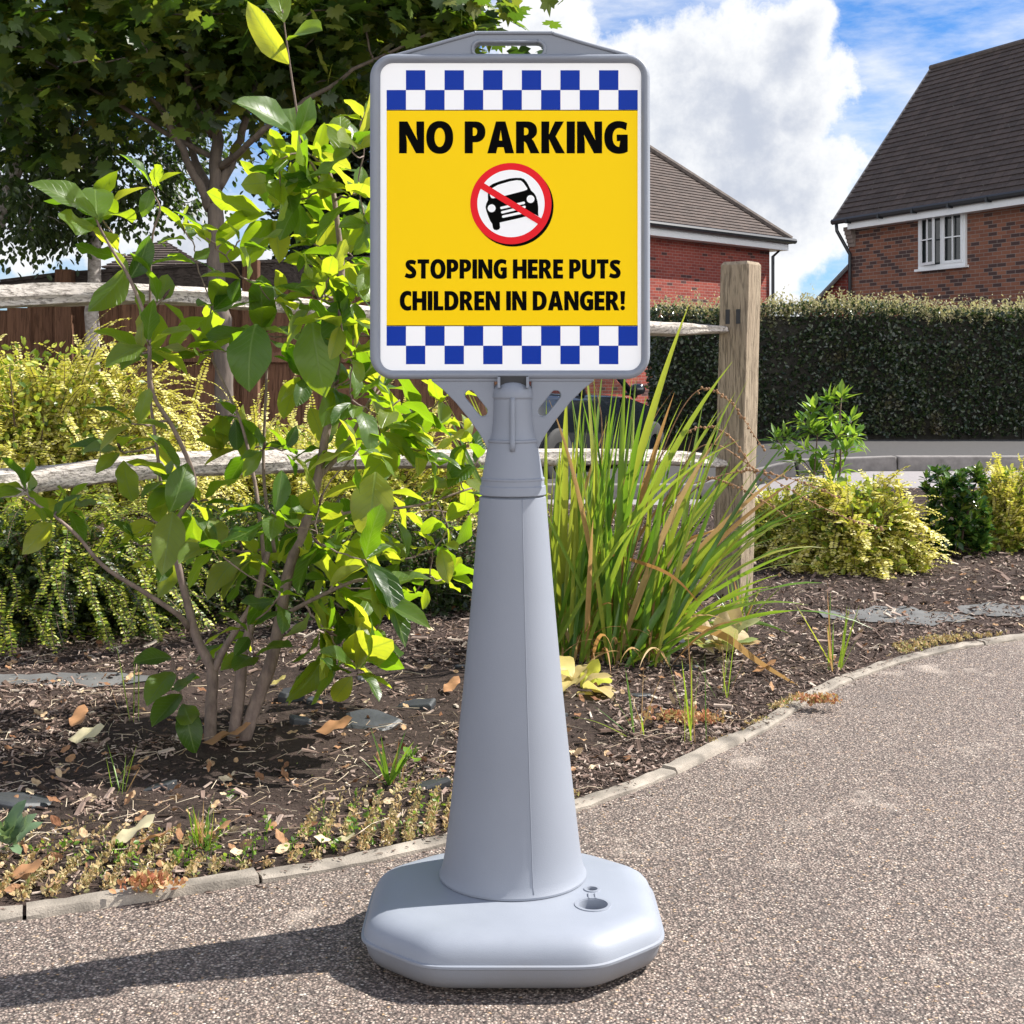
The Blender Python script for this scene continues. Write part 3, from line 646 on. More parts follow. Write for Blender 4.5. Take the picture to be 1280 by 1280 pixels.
# corbelled brick eaves corner
for k in range(5): box(a,A+u*.11-m_*(.03+.03*k)*.5+(0,0,zE-.42+k*.085),(.22,.03+.03*k,.085),0,u,m_)
obj('wall',a,M['brick_a'],HR)
a=Acc(); run=2.45+.3; e0=A+n_*.3-u*.12+(0,0,zE+.12)
roofplane(a,e0,u,m_,3.55,run,lambda t:0,lambda t:Lw+.3,29)
e1=A+m_*(run*2-.3)-u*.12+(0,0,zE+.12); roofplane(a,e1,u,-m_,3.55,run,lambda t:0,lambda t:Lw+.3,29)
RF=obj('roof',a,M['tile'],HR)
a=Acc(); rp=e0+m_*run+(0,0,3.55+.02); tube(a,[rp-u*.02,rp+u*(Lw+.35)],np.array((.07,.07)),8); obj('ridge',a,M['ridge'],RF)
a=Acc(); 
for e_,mm in ((e0,m_),(e1,-m_)): tube(a,[e_-u*.015+(0,0,.0),e_-u*.015+mm*run+(0,0,3.55)],np.array((.035,.035)),6)
obj('verge',a,M['kerb'],RF)
a=Acc(); box(a,A+n_*.27+u*(Lw/2+.15)+(0,0,zE-.02),(Lw-.3,.03,.19),0,u,m_); box(a,A+n_*.135+u*(Lw/2+.15)+(0,0,zE-.10),(Lw-.3,.27,.02),0,u,m_); obj('fascia',a,M['pvc'],HR)
a=Acc(); ge=A+n_*.34+(0,0,zE+.08); tube(a,[ge-u*.12,ge+u*Lw],np.array((.065,.065)),8)
for k in range(9): box(a,ge+u*(.4+k)+(0,0,-.03),(.05,.15,.1),0,u,m_)
obj('gutter',a,M['gutter'],HR)
a=Acc(); q=A+n_*.07+u*.12; tube(a,[ge+(0,0,-.04)+u*.0,ge+u*.02+(0,0,-.2),q+u*.0+(0,0,zE-.62),q+(0,0,zE-.8),q+(0,0,-.2)],np.full(5,.04),8)
obj('downpipe',a,M['gutter'],HR,smooth=True)
# window position: px (1150..1210, 260..337)
def on_wall(px): # distance along u so that the point projects to column px
    k=(px-640)/F; return (k*A[1]-A[0])/(u[0]-k*u[1])
w0,w1=on_wall(1150),on_wall(1209); wc=(w0+w1)/2; Dc=(A+u*wc)[1]; zc=H+(HY-298)*Dc/F; hh=72*Dc/F
window(HR,A+u*wc+n_*.0+(0,0,zc),u,n_,w1-w0,hh,True)
# garden chair-backs peeping over? only the brick lean-to gable
GB=root('brick_outbuilding',(9.4,35,0),'low red brick gable end with sloping verge, between the mid house and the right house','outbuilding')
a=Acc(); x0_,x1_=7.18,11.8; xm=9.5; ze,za=2.35,4.8
V=[(x0_,34,-.3),(x1_,34,-.3),(x1_,34,ze),(xm,34,za),(x0_,34,ze)]; a.add(V,[(0,1,2,3,4)],0,[(v[0],v[2]) for v in V])
V=[(v[0]+3.3,40,v[2]) for v in V]; a.add(V,[(4,3,2,1,0)],0,[(v[0],v[2]) for v in V]); DV=norm(np.array((3.3,6,0))); quadwall(a,(x0_,34,0),DV,6.8,-.3,ze); quadwall(a,(x1_,34,0),DV,6.8,-.3,ze); obj('wall',a,M['brick_b'],GB)
a=Acc(); sl=norm(np.array((xm-x0_,0,za-ze)))
roofplane(a,(x0_-.15,33.85,ze-.1),DV,(1,0,0),za-ze+.18,xm-x0_+.15,lambda t:0,lambda t:6.3,18); roofplane(a,(x1_+.15,33.85,ze-.1),DV,(-1,0,0),za-ze+.18,x1_-xm+.15,lambda t:0,lambda t:6.3,18)
r_=obj('roof',a,M['tile'],GB)
a=Acc(); tube(a,[(x0_-.15,33.86,ze-.07),(xm,33.86,za+.1)],np.array((.05,.05)),6); obj('verge',a,M['kerb'],r_)
# middle house, hipped roof
B=np.array((7.07,38.0,0)); al=norm(np.array((-.703,-.711,0))); inn=np.array((al[1],-al[0],0)); inn=inn if inn[1]>0 else -inn
HM=root('brick_house',tuple(B),'bright red brick house with hipped dark tiled roof and white eaves, partly behind the sign','house')
Lm=8.0; Dm=5.5; zE2=4.45
a=Acc(); quadwall(a,B+al*Lm,-al,Lm,-.4,zE2); quadwall(a,B,inn,Dm,-.4,zE2); quadwall(a,B+al*Lm,inn,Dm,-.4,zE2); quadwall(a,B+inn*Dm,al,Lm,-.4,zE2); obj('wall',a,M['brick_b'],HM)
ov=.42; c0=B-al*ov-inn*ov+(0,0,zE2+.12); Lt=Lm+2*ov; Dt=Dm+2*ov; run=Dt/2; ris=run*.9
a=Acc(); roofplane(a,c0,al,inn,ris,run,lambda t:run*t,lambda t:Lt-run*t,30); roofplane(a,c0+inn*Dt,al,-inn,ris,run,lambda t:run*t,lambda t:Lt-run*t,30)
roofplane(a,c0,inn,al,ris,run,lambda t:run*t,lambda t:Dt-run*t,30); roofplane(a,c0+al*Lt,inn,-al,ris,run,lambda t:run*t,lambda t:Dt-run*t,30); rf=obj('roof',a,M['tile'],HM)
a=Acc()
for q0,s1 in ((c0,1),(c0+al*Lt,-1)):
    for q1,s2 in ((q0,1),(q0+inn*Dt,-1)): tube(a,[q1+(0,0,.05),q1+al*run*s1+inn*run*s2+(0,0,ris+.07)],np.array((.10,.10)),8)
tube(a,[c0+al*run+inn*run+(0,0,ris+.07),c0+al*(Lt-run)+inn*run+(0,0,ris+.07)],np.array((.10,.10)),8); obj('hip_tiles',a,M['ridge'],rf)
a=Acc(); cM=B+al*Lm/2+inn*Dm/2
box(a,cM+(0,0,zE2-.02),(Lt-.1,Dt-.1,.24),0,al,inn); obj('fascia',a,M['pvc'],HM)
a=Acc(); g0=c0-inn*.06+(0,0,-.0); tube(a,[g0-al*.1,g0+al*Lt],np.array((.075,.075)),8); tube(a,[c0-al*.06,c0-al*.06+inn*Dt],np.array((.075,.075)),8); obj('gutter',a,M['gutter'],HM)
a=Acc(); tube(a,[B-al*.35-inn*.3+(0,0,zE2+.05),B-al*.06-inn*.07+(0,0,zE2-.3),B-al*.06-inn*.07+(0,0,-.3)],np.full(3,.045),6); obj('downpipe',a,M['gutter'],HM)

# distant roof seen above the back fence at the left
DR=root('distant_house',(-6.4,26,0),'distant low building with small pyramid roof just above the back fence at left','house')
a=Acc(); ap=P(203,300,26); ey=P(135,339,26)[2]; hwid=(P(252,339,26)[0]-P(135,339,26)[0])/2
c0=np.array((ap[0]-hwid,26-hwid,ey)); X=np.array((1,0,0.));Y=np.array((0,1,0.))
for e_,uu,mm in ((c0,X,Y),(c0+Y*2*hwid,X,-Y),(c0,Y,X),(c0+X*2*hwid,Y,-X)): roofplane(a,e_,uu,mm,ap[2]-ey,hwid,lambda t:hwid*t,lambda t:2*hwid-hwid*t,12)
obj('roof',a,M['tile'],DR)
a=Acc(); box(a,(ap[0],26,ey/2-.1),(hwid*2-.3,hwid*2-.3,ey+.2)); obj('wall',a,M['brick_a'],DR)
a=Acc(); bx=P(316,340,15); 
# ------------------------------------------------------------------ fences
M['wood_post']=woodmat('weathered_oak',(.36,.29,.21),(.24,.185,.13),(.10,.075,.055),2,14)
M['wood_rail']=woodmat('silver_split_wood',(.58,.53,.48),(.44,.39,.34),(.13,.10,.08),0,16,crack=.8)
M['board']=woodmat('brown_fence_board',(.165,.085,.05),(.11,.055,.035),(.045,.025,.018),2,9,crack=.35)
FN=root('post_and_rail_fence',(P(915,748,5.3)[0],5.3,0),'weathered post and rail fence with two silver split rails passing behind the sign','fence')
def post(base,hgt,s,rz,lean):
    a=Acc(); c,s_=math.cos(rz),math.sin(rz); ux=np.array((c,s_,0));uy=np.array((-s_,c,0)); hs_=s/2
    # rings with slight wobble and softly chamfered top
    V=[];ns=14
    zs=list(np.linspace(-.3,hgt-.012,ns))+[hgt]
    for k,z in enumerate(zs):
        e=hs_-(.008 if k==ns else 0)
        cen=np.array(base)+np.array((lean*z,0,z)); w_=1+.008*math.sin(k*1.7)
        for (i,j) in ((-1,-1),(1,-1),(1,1),(-1,1)):
            for (di,dj) in (((0,.05),(.05,0)) if (i,j)==(-1,-1) else ((-.05,0),(0,.05)) if (i,j)==(1,-1) else ((0,-.05),(-.05,0)) if (i,j)==(1,1) else ((.05,0),(0,-.05))):
                V.append(cen+ux*e*w_*(i+di)+uy*e*w_*(j+dj))
    n=8; f=[(k*n+j,k*n+(j+1)%n,(k+1)*n+(j+1)%n,(k+1)*n+j) for k in range(ns) for j in range(n)]+[tuple(ns*n+j for j in range(n)),tuple(range(n))[::-1]]
    a.add(V,f); return a
# two faces: left one 30px wide, right one 21px -> square post turned 35 degrees
pb=np.array(((917-640)*5.3/F,5.33,0)); rz=R_(-55+20)
po=obj('post',post(pb,H+(HY-327)*5.3/F,.117,R_(55),.026),M['wood_post'],FN)
a=Acc()
fu=np.array((math.cos(R_(55)),math.sin(R_(55)),0)); fv=np.array((-fu[1],fu[0],0))
# mortise slots on the left (shaded) face
for dx in (-.022,.022): box(a,pb+(.026*1.1,0,0)+(-fu)*.0588+fv*dx*1.0+(0,0,H+(HY-396)*5.3/F),(.004,.017,.055),0,fu,fv)
obj('mortise',a,M['dark'],po)
post2=np.array((-2.9,3.95,0)); obj('post',post(post2,1.3,.12,R_(20),0),M['wood_post'],FN)
def rail(name,pp,rh,rd,seed):
    """pp: list of (px,py,D) along the rail centre; rh half height, rd half depth per point"""
    r=np.random.default_rng(seed); p=spline([P(*q) for q in pp],70); n=len(p); rh=np.interp(np.linspace(0,1,n),np.linspace(0,1,len(rh)),rh); ns=18; V=[]
    tn=norm(np.gradient(p,axis=0)); nr=norm(np.cross(tn,(0,0,1.0))); base=r.normal(0,.08,ns)
    for k in range(n):
        base=base*.9+r.normal(0,.035,ns); 
        for j in range(ns):
            t=2*math.pi*j/ns; cc_,ss=math.cos(t),math.sin(t); q=(abs(cc_)**2.6+abs(ss)**2.6)**(-1/2.6)*(1+base[j])
            taper=min(1,(n-1-k)/6*.5+.55)
            V.append(p[k]+nr[k]*cc_*q*rd*taper+np.array((0,0,1))*ss*q*rh[k]*taper)
    f=[(k*ns+j,k*ns+(j+1)%ns,(k+1)*ns+(j+1)%ns,(k+1)*ns+j) for k in range(n-1) for j in range(ns)]+[tuple(range(ns))[::-1],tuple((n-1)*ns+j for j in range(ns))]
    a=Acc(); a.add(V,f); o=fixn(obj(name,a,M['wood_rail'],FN)); autosmooth(o,38); return o
rail('rail',[(-420,374,3.85),(-100,375,3.95),(60,370,4.05),(180,368,4.12),(260,372,4.2),(360,382,4.35),(500,395,4.55),(700,405,4.9),(820,411,5.1),(905,412,5.3)],[.036,.036,.033,.028,.028,.026,.026,.026,.025,.024],.045,1)
rail('rail',[(-420,608,3.9),(-60,606,3.95),(60,598,4.05),(180,584,4.15),(320,578,4.3),(450,573,4.5),(600,573,4.8),(760,571,5.0),(860,574,5.2),(905,580,5.3)],[.04,.038,.034,.034,.036,.032,.030,.028,.027,.025],.045,2)
# close-board fence at the back, left
BF=root('board_fence',(-4,9.6,0),'dark brown close-board garden fence behind the left rail and trees','fence')
fl=[(-300,395,8.6),(0,352,9.2),(80,342,9.3),(310,328,9.6),(470,322,9.9),(640,318,10.3)]
fp=np.array([P(*q) for q in fl]); seg=np.concatenate([[0],np.cumsum(np.linalg.norm(np.diff(fp[:,:2],axis=0),axis=1))])
a=Acc(); x=0; bk=0
while x<seg[-1]-.2:
    c=np.array([np.interp(x+.06,seg,fp[:,i]) for i in range(3)]); c2=np.array([np.interp(x+.12,seg,fp[:,i]) for i in range(3)]); d=norm((c2-c)*(1,1,0))
    top=c[2]-.19+rng.normal(0,.004); box(a,(c[0],c[1]+(bk%2)*.017,top/2-.15),(.15,.014,top+.3),0,d,(-d[1],d[0],0)); x+=.122; bk+=1
obj('boards',a,M['board'],BF)
a=Acc()
for i in range(len(fp)-1):
    p,q=fp[i],fp[i+1]; d=norm((q-p)); L_=np.linalg.norm(q-p); dy=norm(np.array((-d[1],d[0],0)))
    box(a,(p+q)/2+(0,0,-.09),(L_-.01,.05,.17),0,d,dy); box(a,(p+q)/2+(0,0,.0)-dy*.0,(L_-.01,.09,.022),0,d,dy)
obj('top_beam',a,woodmat('dark_beam',(.075,.06,.055),(.05,.04,.036),(.02,.018,.016),0,9),BF)
a=Acc()
for i in range(len(fp)-1):
    p,q=fp[i],fp[i+1]; d=norm((q-p)*(1,1,0)); dy=np.array((-d[1],d[0],0)); box(a,(p+q)/2*(1,1,0)-dy*.03+(0,0,1.0),(np.linalg.norm((q-p)[:2])-.01,.04,.07),0,d,dy)
obj('arris_rail',a,M['board'],BF)
for q in ((85,338,9.3),(316,326,9.6),(-60,350,9.1)):
    a=Acc(); p=P(*q); box(a,(p[0],p[1]-.06,p[2]/2-.1),(.11,.1,p[2]+.2)); bevel(obj('post',a,M['board'],BF),.006)

# ------------------------------------------------------------------ parked car (front half shows under the sign)
def car():
    g=-.26; Yc=15.2; s=1.0
    def X(px): return (px-640)*Yc/F
    xf=.32+1.875; L_=3.75
    C=root('parked_car',(xf-L_/2,Yc,g),'small black hatchback parked side-on on the road, glimpsed below the sign','car')
    M['carp']=simple('black_car_paint',(.006,.008,.011),.12,var=0,spec=.8); M['tyre']=simple('tyre_rubber',(.02,.02,.02),.8); M['alloy']=simple('alloy_rim',(.4,.4,.42),.3,.9)
    # lower body: stations along x (from front) : (x, z_bottom, z_belt, halfwidth)
    st=[(0,.30,.52,.55),(.05,.24,.62,.68),(.22,.2,.70,.76),(.6,.19,.79,.80),(1.0,.19,.86,.81),(1.25,.19,.90,.815),(1.8,.19,.92,.82),(2.6,.19,.94,.82),(3.2,.2,.96,.80),(3.6,.24,.95,.74),(3.74,.32,.88,.62)]
    a=Acc(); V=[]; ring=[]
    for x,z0,z1,hw in st:
        sec=[(-hw*.9,z0),(-hw,z0+.12),(-hw-.01,(z0+z1)/2),(-hw*.985,z1-.08),(-hw*.93,z1-.015),(-hw*.6,z1+.02),(0,z1+.035),(hw*.6,z1+.02),(hw*.93,z1-.015),(hw*.985,z1-.08),(hw+.01,(z0+z1)/2),(hw,z0+.12),(hw*.9,z0)]
        for y,z in sec: V.append((xf-x,Yc+y,g+z))
    n=13; f=[(k*n+j,k*n+(j+1)%n,(k+1)*n+(j+1)%n,(k+1)*n+j) for k in range(len(st)-1) for j in range(n)]+[tuple(range(n)),tuple((len(st)-1)*n+j for j in range(n))[::-1]]
    a.add(V,f); b=fixn(obj('body',a,M['carp'],C)); autosmooth(b,50)
    # cabin frame: pillars and roof
    a=Acc(); w1,w2=.76,.60
    def pt(x,y,z): return (xf-x,Yc+y,g+z)
    for sgn in (-1,1):
        a=Acc(); tube(a,[pt(1.08,sgn*w1,.90),pt(1.45,sgn*(w1-.07),1.16),pt(1.85,sgn*w2,1.36)],np.array((.035,.032,.035)),8)
        obj('pillar',a,M['carp'],C,smooth=True); a=Acc()
        tube(a,[pt(1.85,sgn*w2,1.36),pt(2.5,sgn*w2,1.41),pt(3.2,sgn*w2,1.34),pt(3.6,sgn*.66,.96)],np.array((.035,.04,.05,.05)),8)
        obj('roof_rail',a,M['carp'],C,smooth=True); a=Acc()
        tube(a,[pt(2.35,sgn*w1,.92),pt(2.38,sgn*w2,1.40)],np.array((.045,.04)),8)
        obj('pillar',a,M['carp'],C,smooth=True)
    a=Acc(); V=[pt(x,y,z+.03*(1-(y/.6)**2)) for x,z in ((1.85,1.36),(2.2,1.40),(2.6,1.405),(3.25,1.33)) for y in (-.6,-.3,0,.3,.6)]
    V+=[(v[0],v[1],v[2]-.03) for v in V]
    a.add(V,[(i*5+j,i*5+j+1,(i+1)*5+j+1,(i+1)*5+j) for i in range(3) for j in range(4)]+[(20+i*5+j,20+(i+1)*5+j,20+(i+1)*5+j+1,20+i*5+j+1) for i in range(3) for j in range(4)]); obj('roof',a,M['carp'],C,smooth=True)
    gm,t=newmat('car_glass'); fin(t,t.n('ShaderNodeMixShader',{0:.82,1:t.n('ShaderNodeBsdfGlossy',{'Color':(.7,.75,.8),'Roughness':.02}).outputs[0],2:t.n('ShaderNodeBsdfTransparent',{'Color':(.75,.8,.78)}).outputs[0]}).outputs[0])
    for nm,q in (('windscreen',[(1.1,-.72,.92),(1.1,.72,.92),(1.84,.58,1.36),(1.84,-.58,1.36)]),('side_window',[(1.2,-.755,.93),(2.32,-.77,.94),(2.36,-.61,1.38),(1.9,-.61,1.36)]),('side_window',[(1.2,.755,.93),(2.32,.77,.94),(2.36,.61,1.38),(1.9,.61,1.36)]),('rear_window',[(3.6,-.62,.98),(3.6,.62,.98),(3.24,.55,1.33),(3.24,-.55,1.33)])):
        a=Acc(); a.add([pt(*p) for p in q],[(0,1,2,3)]); obj(nm,a,gm,C)
    C.rotation_euler=(0,0,R_(60))
    for x in (.68,3.0):
        for sgn in (-1,1):
            a=Acc(); prof=[(.16,-.09),(.27,-.10),(.30,-.08),(.31,0),(.30,.08),(.27,.10),(.16,.09)]; th=np.arange(36)/36*2*math.pi; V=[]
            for r,y in prof: V+=[(xf-x+r*math.cos(t),Yc+sgn*.74+y,g+.31+r*math.sin(t)) for t in th]
            a.add(V,[(i*36+j,i*36+(j+1)%36,(i+1)*36+(j+1)%36,(i+1)*36+j) for i in range(6) for j in range(36)]); W=fixn(obj('wheel',a,M['tyre'],C,smooth=True))
            a=Acc(); V=[(xf-x+.05*math.cos(t),Yc+sgn*.80,g+.31+.05*math.sin(t)) for t in th]; a.add(V,[tuple(range(36))])
            for k in range(5):
                t=k*2*math.pi/5; d=np.array((math.cos(t),0,math.sin(t))); box(a,np.array((xf-x,Yc+sgn*.79,g+.31))+d*.1,(.16,.02,.04),0,d,(0,1,0))
            obj('rim',a,M['alloy'],W)
    for sgn in (-1,1):
        a=Acc(); V=[];
        lathe(a,pt(1.35,sgn*.92,.92),[(.02,0),(.07,.02),(.085,.06),(.07,.11),(.03,.125)],16,capb=True); box(a,pt(1.33,sgn*.82,.93),(.04,.16,.03)); obj('mirror',a,M['carp'],C,smooth=True)
        a=Acc(); lathe(a,pt(.16,sgn*.55,.56),[(.03,0),(.09,.03),(.1,.07),(.07,.12),(.02,.13)],16,capb=True); obj('headlight',a,M['glass'],C,smooth=True)
car()

# ------------------------------------------------------------------ leaf shapes
def leaf_tmpl(nl=7,wide=.5,fold=.18,droop=.25,shape=1.0,wave=.0,tip=1.0):
    V=[];UV=[];F_=[]
    for i in range(nl+1):
        t=i/nl; w_=wide*(math.sin(math.pi*t**(shape+.28))**.66)*.5
        if i in(0,): w_=.012
        if i==nl: w_=.004
        z=-droop*t*t+.05*t
        for j,s in enumerate((-1,-.5,0,.5,1)):
            V.append((s*w_,t,z+fold*abs(s)*w_*1.6-(.10*abs(s)**3*w_)+wave*math.sin(t*11+s*2)*abs(s)*w_)); UV.append((.5+s*.5*max(w_/(wide*.5),.02),t))
    for i in range(nl):
        for j in range(4): F_.append((i*5+j,i*5+j+1,(i+1)*5+j+1,(i+1)*5+j))
    return (np.array(V),F_,np.array(UV))
def lance(wide=.3,droop=.2,fold=.15):
    V=[(0,0,0),(-wide*.4,.3,fold*.3-droop*.09),(0,.35,-droop*.12),(wide*.4,.3,fold*.3-droop*.09),(-wide*.45,.6,fold*.25-droop*.36),(0,.65,-droop*.42),(wide*.45,.6,fold*.25-droop*.36),(0,1,-droop)]
    return (np.array(V),[(0,2,1),(0,3,2),(1,2,5,4),(2,3,6,5),(4,5,7),(5,6,7)],None)
oval=(np.array([(0,0,0),(-.28,.35,.04),(-.25,.72,.02),(0,1,-.06),(.25,.72,.02),(.28,.35,.04),(0,.5,-.03)]),[(0,6,2,1),(6,3,2),(0,5,4,6),(6,4,3)],None)
def lobed():
    pts=[]; 
    for k,(ang,r) in enumerate([(-90,.0),(-68,.22),(-38,.50),(-25,.42),(-2,.64),(16,.52),(28,.78),(50,.64),(62,.76),(72,.56),(90,1.0)]):
        pts.append((r*math.cos(R_(ang)),r*math.sin(R_(ang))+.12))
    left=[(-x,y) for x,y in pts[1:-1]][::-1]; al=pts+left
    V=[(x,y,-.12*(x*x+y*y)) for x,y in al]+[(0,.3,0)]; n=len(al)
    return (np.array(V),[(n,k,(k+1)%n) for k in range(n)],None)
LOB=lobed()
MAG=[leaf_tmpl(8,.52,.28,.30,.80,.14),leaf_tmpl(8,.56,.14,.55,.85,.22),leaf_tmpl(8,.46,.40,.12,.78,.12),leaf_tmpl(8,.54,.10,-.22,.82,.28)]

# ------------------------------------------------------------------ woody plants: a skeleton plus leaf clusters joined to it
class Skel:
    def __init__(s): s.p=[];s.r=[];s.acc=Acc()
    def stem(s,pts,r0,r1,n=None,sides=8,jit=0):
        n=n or max(6,len(pts)*4); q=spline(pts,n)
        if jit: q[1:-1]+=rng.normal(0,jit,(n-2,3))
        rr=np.linspace(r0,r1,n); tube(s.acc,q,rr,sides); s.p+=list(q); s.r+=list(rr); return q
    def reach(s,tgt,rend,sag=.0,jit=.01,sides=5,up=.35,n=7,bias=None):
        A_=np.array(s.p); d=np.linalg.norm(A_-tgt,axis=1); pen=d+np.where(A_[:,2]>tgt[2],.5*(A_[:,2]-tgt[2]),0)
        if bias is not None: pen=pen+bias*np.linalg.norm(A_[:,:2]-tgt[:2],axis=1)*0
        i=int(np.argmin(pen)); p0=A_[i]; dd=tgt-p0; L_=np.linalg.norm(dd)
        mid=p0+dd*.5+np.array((0,0,-sag*L_))+norm(dd)*0+rng.normal(0,.07*L_,3)
        q=spline([p0,mid,tgt],n); q[1:-1]+=rng.normal(0,jit*L_,(n-2,3)); r0=min(s.r[i]*.75,max(rend*1.2,rend+L_*.012)); rr=np.linspace(r0,rend,n)
        tube(s.acc,q,rr,sides); s.p+=list(q[2:]); s.r+=list(rr[2:]); return q
def rosette(a,T,c,d,n,size,spread=(50,95),jit=.15,updir=(0,0,1),mat=0,petiole=.12):
    """n leaves around axis d at point c"""
    d=norm(np.array(d)); ref=np.array((.3,.9,.1)); x=norm(np.cross(d,ref)); y=np.cross(d,x)
    az=np.arange(n)*2.4+rng.uniform(0,6.28); el=np.radians(rng.uniform(*spread,n))
    dirs=norm((np.cos(az)[:,None]*x+np.sin(az)[:,None]*y)*np.sin(el)[:,None]+d*np.cos(el)[:,None]+rng.normal(0,jit,(n,3)))
    up=norm(np.array(updir)*1.0+d*.5+rng.normal(0,.25,(n,3)))
    S=size*rng.uniform(.62,1.12,n); O=np.array(c)-d*rng.uniform(0,size*.35,n)[:,None]+dirs*S[:,None]*petiole
    B_=basis(dirs,up)
    for k in range(len(T)):
        m=np.arange(n)%len(T)==k
        if m.any(): a.inst(T[k],O[m],B_[m],S[m],mat)
    return O
# ------------------------------------------------------------------ trees
M['maple']=leafmat('maple_leaf',[(.02,.04,.012),(.04,.08,.02),(.08,.13,.025),(.15,.16,.035)],[(.08,.18,.01),(.20,.34,.02),(.40,.44,.04)],.38,.4)
M['birchl']=leafmat('birch_leaf',[(.02,.035,.012),(.045,.07,.02)],[(.05,.12,.01),(.15,.24,.02)],.3,.4)
M['everg']=leafmat('evergreen_leaf',[(.012,.022,.012),(.028,.045,.018),(.05,.07,.02)],[(.02,.05,.01),(.06,.12,.01)],.15,.45)
M['bark']=barkmat('maple_bark',(.16,.125,.10),(.07,.055,.048),30)
M['bbark']=barkmat('birch_bark',(.50,.46,.42),(.14,.11,.095),24,.6)
def tree(name,label,group,stems,bark,leafm,T,blobs,leafsize,cat='tree',per=26,cr=.26,droop=.25,twig=.006):
    """stems: list of (pts, r0, r1); blobs: list of (px,py,D,rx_px,rz_px,ry_m,n_clusters)"""
    b0=np.array(stems[0][0][0]); t_=root(name,(b0[0],b0[1],0),label,cat,group); sk=Skel()
    for pts,r0,r1 in stems: sk.stem(pts,r0,r1,jit=.006)
    tg=[]
    for (px,py,D,rx,rz,ry,n) in blobs:
        c=P(px,py,D); q=rdir(n)*(rng.uniform(0,1,(n,1))**(1/2.4)); tg.append(c+q*np.array((rx*D/F,ry,rz*D/F)))
    tg=np.concatenate(tg); A_=np.array(sk.p); dist=np.array([np.min(np.linalg.norm(A_-q,axis=1)) for q in tg]); a=Acc()
    for q in tg[np.argsort(dist)]:
        br=sk.reach(q,twig,sides=4,jit=.03,n=6)
        O=q+rng.normal(0,1,(per,3))*np.array((cr,cr,cr*.6))*.55; k=rng.integers(0,6,per); O[::3]=br[k[::3]]+rng.normal(0,.05,(len(O[::3]),3))
        d=norm(rdir(per)*(1,1,.5)+np.array((0,0,-droop))+(norm(q-tg.mean(0))*.4)); up=norm(np.array((0,0,1.0))+rng.normal(0,.45,(per,3)))
        a.inst(T,O,basis(d,up),leafsize*rng.uniform(.6,1.15,per))
    obj('trunk',sk.acc,bark,t_,smooth=True); obj('crown',a,leafm,t_)
D=8.0
st=[([P(287,620,D),P(283,530,D),P(277,430,D),P(271,340,D),P(268,255,D)],.058,.046),
    ([P(268,255,D),P(270,200,D),P(272,120,D),P(270,40,D),P(262,-60,D),P(266,-200,D)],.042,.012),
    ([P(262,262,D),P(245,225,D-.1),P(222,175,D-.2),P(196,130,D-.3),P(150,90,D-.4),P(80,40,D-.5)],.028,.008),
    ([P(268,252,D),P(240,190,D+.3),P(205,110,D+.4),P(190,30,D+.5),P(170,-80,D+.5)],.026,.008),
    ([P(272,235,D),P(295,190,D),P(312,130,D-.2),P(335,60,D-.2),P(360,-40,D-.3)],.030,.008),
    ([P(275,210,D),P(310,180,D-.3),P(360,140,D-.5),P(430,95,D-.6),P(540,40,D-.7)],.022,.007),
    ([P(265,170,D),P(235,100,D-.3),P(240,20,D-.5),P(225,-60,D-.6)],.02,.007),
    ([P(262,195,D),P(180,150,D-.2),P(110,110,D-.3),P(30,60,D-.5)],.018,.006)]
tree('maple_tree','young maple with dark leafy crown and grey forked trunk behind the rail fence',None,st,M['bark'],M['maple'],LOB,
     [(250,-60,D,330,125,1.3,80),(90,40,D-.4,190,85,.8,46),(330,30,D-.2,190,85,.9,42),(500,-10,D-.5,120,60,.7,28),(200,110,D,150,60,.7,14),(60,130,D,120,60,.6,10),(400,100,D,90,60,.6,14),(560,10,D-.6,60,26,.4,10)],.098,per=30,cr=.3)
D=9.2
tree('birch_tree','slender pale-barked tree at the left, its white trunk crossing the board fence','pale-barked trees at the left',
     [([P(116,600,D),P(116,430,D),P(117,330,D),P(119,250,D),P(122,160,D),P(124,60,D),P(120,-60,D)],.055,.02),([P(119,250,D),P(100,190,D),P(60,130,D),P(20,60,D)],.02,.006),([P(121,200,D),P(150,150,D),P(180,90,D),P(200,0,D)],.018,.006),([P(118,280,D),P(160,240,D),P(210,215,D),P(250,230,D)],.014,.004)],
     M['bbark'],M['birchl'],oval,[(120,180,D,130,80,.8,60),(170,250,D,90,40,.5,22),(70,240,D,90,55,.5,34),(60,290,D,60,22,.3,12),(250,190,D+.3,80,60,.5,20),(120,60,D,140,70,.7,30)],.055,per=44,cr=.24,droop=.7,twig=.004)
D=8.6
tree('birch_tree','pale leaning tree trunk at the far left edge under dark hanging leaves','pale-barked trees at the left',
     [([P(-60,640,D),P(-40,450,D),P(-25,340,D),P(0,275,D),P(18,220,D),P(45,150,D),P(80,80,D),P(100,0,D)],.06,.022),([P(10,240,D),P(-20,180,D),P(-60,100,D)],.02,.006)],
     M['bbark'],M['birchl'],oval,[(20,250,D,90,60,.6,34),(-40,140,D,120,90,.7,30),(70,180,D,80,40,.5,24)],.055,per=44,cr=.24,droop=.7,twig=.004)
D=11.0
tree('evergreen_tree','dense dark evergreen tree just left of the sign panel, behind the maple',None,
     [([P(430,620,D),P(432,450,D),P(430,250,D),P(428,60,D)],.08,.03)],M['bark'],M['everg'],oval,[(430,330,D,72,90,.5,70),(425,200,D,80,110,.5,80),(430,80,D,90,100,.6,60),(450,420,D,120,60,.6,60),(520,150,D,80,120,.6,50),(400,250,D,50,90,.5,40)],.075,per=100,cr=.24,droop=-.3,twig=.004)

